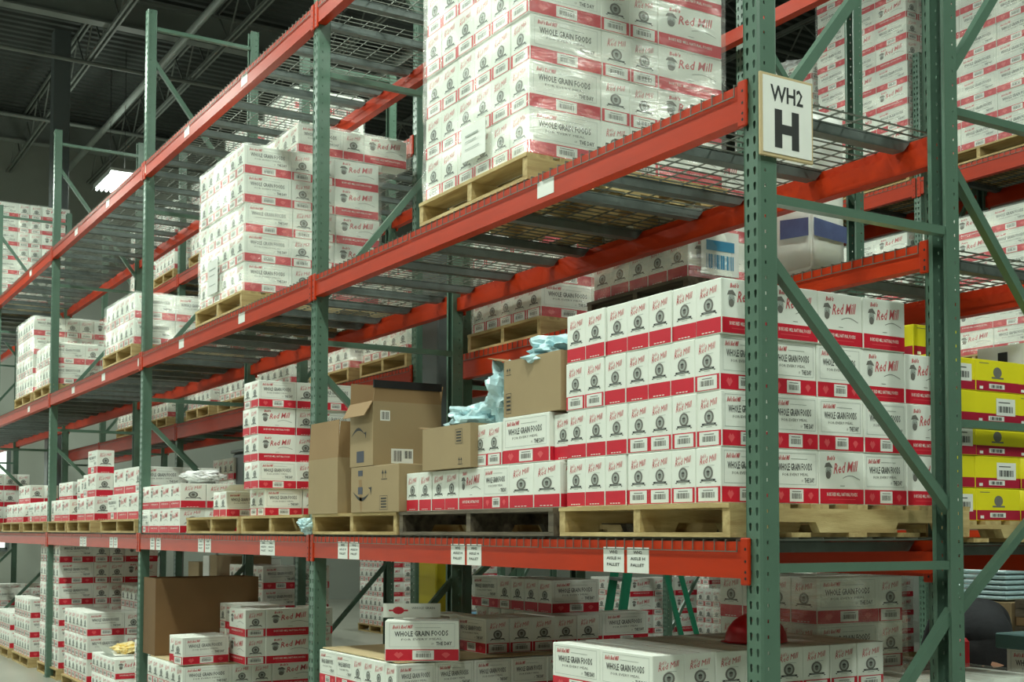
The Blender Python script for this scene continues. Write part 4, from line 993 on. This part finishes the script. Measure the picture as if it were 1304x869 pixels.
# grey tote and brown cartons in the far rear row
root = empty('grey_tote', (-9.0, 1.72, 1.96)); mb = MB(); mb.bbox(-.5, .5, -.25, .25, 0, .42, 0, .02); mb.build('tote_body', MT['steel'], root)
mb = MB(); mb.bbox(-.52, .52, -.27, .27, .42, .45, 0, .006); mb.build('rim', MT['steel'], root)
mb = MB(); mb.box(-.05, .35, -.256, -.251, .16, .34, 0); F = Face(mb, (-.05, -.2565, .16), (1, 0, 0), (0, 0, 1)); F.rect(.2, .36, .09, .11, 1); mb.build('paper_label', [MT['label'], MT['grey']], root)
tag(root, 'grey tote with white label on far rear shelf behind third post', 'tote')
def shelving(x0, x1, y, d, label, seed):
    root = empty('shelving_unit', ((x0 + x1) / 2, y, 0)); hl = (x1 - x0) / 2; q = random.Random(seed)
    for sx in (-hl, hl):
        for sy in (0, d):
            mb = MB(); mb.box(sx - .02, sx + .02, sy - .02, sy + .02, 0, 2.05); mb.build('shelf_post', MT['joist'], root)
    for k, z in enumerate((.12, .75, 1.38, 1.98)):
        mb = MB(); mb.box(-hl, hl, -.02, d + .02, z - .03, z); mb.build('shelf_board', MT['steel'], root)
    tag(root, label, 'shelving')
    for k, z in enumerate((.12, .75, 1.38)):
        x = x0 + .15; n = 0
        while x < x1 - .5:
            w_ = q.uniform(.3, .6); h_ = q.uniform(.2, .5); n += 1; mm = q.choice(['kraft', 'dkbrown', 'kraft', 'teal', 'label', 'kraft'])
            kraft_box('cardboard_box', x + w_ / 2, y + d / 2, z, w_, d * .8, h_, '%s box, %s on %s shelf of %s' % ({'kraft': 'brown', 'dkbrown': 'dark brown', 'teal': 'teal', 'label': 'white'}[mm], ORD[n], ('bottom', 'middle', 'upper')[k], label.split(' with')[0]), mw=mm, top=True)
            x += w_ + q.uniform(.03, .3)
shelving(-18.0, -14.4, 3.5, .6, 'dark metal shelving with assorted boxes beyond the racks', 3)
shelving(-13.0, -10.2, 10.6, .6, 'distant metal shelving with boxes near back wall', 5)
kraft_box('cardboard_box', -10.3, 1.95, 0, .7, .6, .95, 'big brown carton on floor behind third post', top=True); kraft_box('cardboard_box', -10.35, 1.9, .952, .5, .45, .36, 'brown carton stacked on big carton behind third post', top=True)
# right-hand back clutter: shelf of white-edged flat packs and brown cartons
root = empty('flat_pack_pile', (-1.86, 3.62, 1.19)); q = random.Random(5)
for k in range(6):
    mb = MB(); dx = q.uniform(-.02, .02); mb.bbox(-.24 + dx + .02 * k, .18, -.2, .2, k * .03, k * .03 + .022, 0, .006); mb.build('flat_pack', MT['bag'], root)
tag(root, 'pile of pale blue-white flat packs behind the diagonal brace', 'flat packs')
kraft_box('cardboard_box', -1.90, 3.62, .70, .50, .4, .48, 'plain brown carton beneath the pale flat packs', top=True); kraft_box('cardboard_box', -1.90, 3.62, 0, .55, .45, .695, 'lowest brown carton beneath the pale flat packs', top=True)
root = empty('board_stack', (-1.38, 3.62, 0))
for k in range(24):
    mb = MB(); mb.box(-.24 + q.uniform(-.006, .006), .24, -.2, .2, k * .05, k * .05 + .047); mb.build('board', MT['wood2'] if k % 3 else MT['kraft_in'], root)
tag(root, 'tall stack of brown boards at right edge', 'board stack')
kraft_box('cardboard_box', -.60, 2.32, 0, .40, .42, .84, 'tall brown carton on floor at lower right edge', top=True)
mb = MB(); mb.bbox(-.19, .21, -.18, .18, 0, .07, 0, .006); o = mb.build('teal_tray', MT['teal']); o.location = (-.60, 2.34, 1.048); tag(o, 'teal tray on cartons at lower right edge', 'tray')
carton('M', -.60, 2.32, .842, 'p', 'b', 'white carton under teal tray at right edge', 'right edge cartons')

# ------------------------------------------------------------------ worker bending over
def skin_mesh(name, pts, edges, mat_, parent, sub=2, root_i=0):
    me = bpy.data.meshes.new(name); me.from_pydata([p[:3] for p in pts], edges, []); o = bpy.data.objects.new(name, me); col.objects.link(o)
    o.modifiers.new('s', 'SKIN'); o.modifiers.new('u', 'SUBSURF').levels = sub; o.modifiers['u'].render_levels = sub
    sv = me.skin_vertices[0].data if me.skin_vertices else None
    for i, p in enumerate(pts):
        r = p[3]; sv[i].radius = r if isinstance(r, tuple) else (r, r); sv[i].use_root = (i == root_i)
    dg = bpy.context.evaluated_depsgraph_get(); ev = o.evaluated_get(dg); m2 = bpy.data.meshes.new_from_object(ev)
    bpy.data.objects.remove(o)
    for p in m2.polygons: p.use_smooth = True
    m2.materials.clear(); m2.materials.append(mat_)
    return inst(name, m2, parent)
def worker(x, y, rz):
    root = empty('person', (x, y, 0), rz)
    # faces -x locally: hips at origin, back rising a little then head down in front
    P = [(0, 0, .95, .10), (-.14, 0, 1.07, .10), (-.32, 0, 1.12, .11), (-.46, 0, 1.08, .095), (-.56, 0, 1.02, .055), (-.66, 0, .95, .085), (-.70, 0, .86, .075),
         (.0, .10, .90, .095), (-.04, .12, .50, .062), (.03, .12, .10, .042), (-.10, .13, .04, .035),
         (.0, -.10, .90, .095), (-.10, -.12, .50, .062), (-.02, -.12, .10, .042), (-.15, -.13, .04, .035),
         (-.44, .17, 1.05, .06), (-.48, .20, .80, .045), (-.56, .17, .58, .034), (-.44, -.17, 1.05, .06), (-.50, -.20, .80, .045), (-.60, -.16, .60, .034),
         (-.585, .165, .50, .026), (-.63, -.155, .52, .026)]
    E = [(0, 1), (1, 2), (2, 3), (3, 4), (4, 5), (5, 6), (0, 7), (7, 8), (8, 9), (9, 10), (0, 11), (11, 12), (12, 13), (13, 14), (3, 15), (15, 16), (16, 17), (3, 18), (18, 19), (19, 20), (17, 21), (20, 22)]
    def F(bx, by, bz, s):
        for k, (a, l) in enumerate(((-.018, .055), (-.006, .065), (.007, .062), (.019, .05))):
            i = len(P); P.append((bx + a, by, bz - .035, .009)); P.append((bx + a - .006, by + s * .012, bz - .035 - l * .55, .008)); P.append((bx + a - .004, by + s * .026, bz - .035 - l * .9, .007)); E.extend([(21 if s < 0 else 22, i), (i, i + 1), (i + 1, i + 2)])
        i = len(P); P.append((bx - .03, by + s * .012, bz - .012, .009)); P.append((bx - .045, by + s * .022, bz - .035, .008)); E.extend([(21 if s < 0 else 22, i), (i, i + 1)])
    F(-.585, .165, .50, -1); F(-.63, -.155, .52, 1)
    skin_mesh('body', P, E, MT['skin'], root, 2)
    J = [(.0, 0, .965, .158), (-.14, 0, 1.07, .158), (-.32, 0, 1.13, .158), (-.46, 0, 1.09, .135), (-.44, .17, 1.05, .078), (-.48, .20, .80, .062), (-.55, .175, .62, .05), (-.44, -.17, 1.05, .078), (-.50, -.20, .80, .062), (-.59, -.165, .64, .05)]
    skin_mesh('jacket', J, [(0, 1), (1, 2), (2, 3), (3, 4), (4, 5), (5, 6), (3, 7), (7, 8), (8, 9)], MT['cloth'], root, 2)
    T = [(.01, 0, .94, .150), (.0, .10, .86, .112), (-.04, .12, .50, .082), (.03, .12, .09, .062), (.0, -.10, .86, .112), (-.10, -.12, .50, .082), (-.02, -.12, .09, .062), (-.10, 0, 1.04, .142)]
    skin_mesh('trousers', T, [(0, 1), (1, 2), (2, 3), (0, 4), (4, 5), (5, 6), (0, 7)], MT['cloth_blk'], root, 2)
    for (sx, sy) in ((-.03, .125), (-.08, -.125)):
        mb = MB(); mb.bbox(sx - .15, sx + .12, sy - .05, sy + .05, 0, .085, 0, .02); mb.build('shoe', MT['shoe'], root)
    bm = bmesh.new(); bmesh.ops.create_uvsphere(bm, u_segments=24, v_segments=16, radius=1)
    for v in bm.verts:
        p = v.co; k = 1 + .03 * noise.noise(p * 5); v.co = (-.668 + p.x * .108 * k, p.y * .098 * k, .925 + p.z * .118 * k)
    bmesh.ops.delete(bm, geom=[v for v in bm.verts if (v.co.x + .668) * -.75 + (v.co.z - .925) * -.66 > .045], context='VERTS')
    me = bpy.data.meshes.new('hair'); bm.to_mesh(me); bm.free(); me.materials.append(MT['hair'])
    for p in me.polygons: p.use_smooth = True
    inst('hair', me, root)
    mb = MB()
    for s in (-1, 1): mb.bbox(-.745, -.735, s * .03 - .012, s * .03 + .012, .865, .875, 0, .002)
    mb.build('eyes', MT['cord'], root)
    tag(root, 'person in charcoal jacket and black trousers bending over behind the rear rack', 'person')
worker(-1.13, 2.56, R(-38))
mb = MB(); n = 8
mb.bbox(-.05, .05, -.02, .02, 0, 1.08, 0, .018); mb.bbox(-.09, .05, -.03, .03, 0, .12, 0, .01)
o = mb.build('red_panel', MT['plastic_red']); o.location = (-1.00, 2.18, 0)
tag(o, 'narrow red plastic panel standing before the bending person', 'panel')

# ------------------------------------------------------------------ the 300 cartons that show largest stay single; all the others become one object
KEEP = set([0, 1, 2, 3, 4, 5, 6, 7, 8, 9, 10, 11, 12, 13, 14, 15, 16, 17, 18, 19, 20, 21, 22, 23, 24, 25, 26, 27, 28, 29, 30, 31, 32, 33, 34, 35, 36, 37, 38, 39, 40, 41, 42, 58, 59, 60, 61, 62, 63, 64, 65, 71, 72, 73, 74, 79, 82, 84, 86, 88, 90, 92, 94, 96, 97, 104, 107, 108, 109, 113, 114, 115, 117, 119, 120, 121, 124, 125, 126, 129, 133, 137, 138, 159, 177, 178, 179, 180, 181, 182, 183, 184, 185, 186, 187, 188, 189, 190, 191, 192, 193, 194, 195, 196, 197, 198, 199, 200, 201, 202, 203, 204, 205, 206, 207, 208, 209, 210, 211, 212, 217, 218, 221, 231, 237, 239, 240, 241, 246, 248, 249, 255, 257, 258, 264, 266, 267, 273, 275, 276, 281, 282, 283, 289, 292, 298, 301, 309, 314, 326, 335, 344, 350, 351, 371, 407, 416, 417, 418, 419, 420, 423, 437, 438, 439, 440, 441, 444, 451, 458, 461, 464, 467, 470, 473, 474, 476, 479, 480, 482, 485, 486, 488, 518, 539, 860, 861, 865, 866, 870, 871, 875, 876, 880, 881, 885, 886, 910, 915, 920, 922, 925, 927, 930, 932, 935, 937, 985, 986, 990, 991, 1001, 1005, 1006, 1010, 1011, 1040, 1151, 1152, 1153, 1154, 1155, 1156, 1157, 1158, 1159, 1160, 1161, 1162, 1197, 1198, 1199, 1200, 1201, 1202, 1203, 1204, 1205, 1206, 1207, 1209, 1211, 1212, 1213, 1214, 1215, 1216, 1217, 1218, 1219, 1254, 1264, 1270, 1271, 1272, 1273, 1275, 1276, 1281, 1282, 1286, 1287, 1296, 1305, 1314, 1320, 1323, 1329, 1330, 1331, 1332, 1340, 1341, 1348, 1355, 1361, 1408, 1442, 1451, 1460, 1505, 1565, 1573, 1644, 1645, 1646, 1647, 1648, 1649, 1650, 1654, 1798, 1806, 1814, 1822, 1959, 1966, 1967, 1974, 2015])
def merge_rest():
    import numpy as np
    bpy.context.view_layer.update(); dg = bpy.context.evaluated_depsgraph_get()
    cs = list(CARTONS)
    C = Vector(CAM); inv = cam.matrix_world.inverted(); f = 1598.41; res = []
    def px(p):
        q = inv @ p
        return None if q.z > -.1 else (652 + f * q.x / -q.z, 434.5 + 172.6 - f * q.y / -q.z, -q.z)
    for o in (cs if KEEP is None else []):
        b = o.bound_box; lo = Vector(b[0]); hi = Vector(b[6]); score = 0
        mw = o.matrix_world; ctr = mw @ ((lo + hi) / 2)
        for ax in range(3):
            for sg in (0, 1):
                n = Vector((0, 0, 0)); n[ax] = 1 if sg else -1; nw = mw.to_3x3() @ n; u = (ax + 1) % 3; v = (ax + 2) % 3
                fc = (lo + hi) / 2; fc[ax] = hi[ax] if sg else lo[ax]; fw_ = mw @ fc; d = C - fw_
                if d.dot(nw) <= 0: continue
                A = (hi[u] - lo[u]) * (hi[v] - lo[v]) * d.normalized().dot(nw.normalized()) / d.length_squared; k = 0
                for a in (.12, .5, .88):
                    for c in (.12, .5, .88):
                        p = fc.copy(); p[u] = lo[u] + (hi[u] - lo[u]) * a; p[v] = lo[v] + (hi[v] - lo[v]) * c; P = mw @ p; q = px(P)
                        if not q or not (0 <= q[0] <= 1304 and 0 <= q[1] <= 869): continue
                        org = C.copy(); ok = False
                        for hop in range(5):
                            dr = P - org; L = dr.length; hit, loc, _, _, ob, _ = sc.ray_cast(dg, org, dr.normalized(), distance=L + .01)
                            if not hit or ob.name == o.name: ok = True; break
                            if ob.name.startswith('stretch_wrap'): org = loc + dr.normalized() * 1e-4; continue
                            break
                        k += ok
                score += A * k / 9
        res.append((score, o))
    if KEEP is not None: res = [(1.0 if i in KEEP else 0.0, o) for i, o in enumerate(cs)]
    res.sort(key=lambda t: -t[0]); rest = [o for _, o in res[300:]]
    V = []; F = []; LS = []; LT = []; MI = []; base = 0; cache = {}; mats = [MT[k] for k in CM] + [MT['yellow'], MT['crimson']]; nv = 0; nl = 0
    for o in rest:
        me = o.data
        if me.name not in cache:
            co = np.empty(len(me.vertices) * 3, 'f'); me.vertices.foreach_get('co', co); li = np.empty(len(me.loops), 'i'); me.loops.foreach_get('vertex_index', li)
            lt = np.empty(len(me.polygons), 'i'); me.polygons.foreach_get('loop_total', lt); mi = np.empty(len(me.polygons), 'i'); me.polygons.foreach_get('material_index', mi)
            mp = np.array([mats.index(m) for m in me.materials]); cache[me.name] = (co.reshape(-1, 3), li, lt, mp[mi])
        co, li, lt, mi = cache[me.name]; mw = np.array(o.matrix_world); V.append(co @ mw[:3, :3].T.astype('f') + mw[:3, 3].astype('f')); F.append(li + nv); LT.append(lt); MI.append(mi); nv += len(co)
    V = np.concatenate(V).ravel(); F = np.concatenate(F); LT = np.concatenate(LT); MI = np.concatenate(MI); LS = np.concatenate(([0], np.cumsum(LT)[:-1])).astype('i')
    me = bpy.data.meshes.new('cartons_rest'); me.vertices.add(nv); me.vertices.foreach_set('co', V); me.loops.add(len(F)); me.loops.foreach_set('vertex_index', F.astype('i'))
    me.polygons.add(len(LT)); me.polygons.foreach_set('loop_start', LS); me.polygons.foreach_set('loop_total', LT)
    for m in mats: me.materials.append(m)
    me.polygons.foreach_set('material_index', MI.astype('i')); me.update(calc_edges=True)
    for o in rest: bpy.data.objects.remove(o)
    o = bpy.data.objects.new('food_carton', me); col.objects.link(o)
    tag(o, 'remaining small distant and inner white cartons on all the racks', 'cartons', None, 'stuff')
merge_rest()
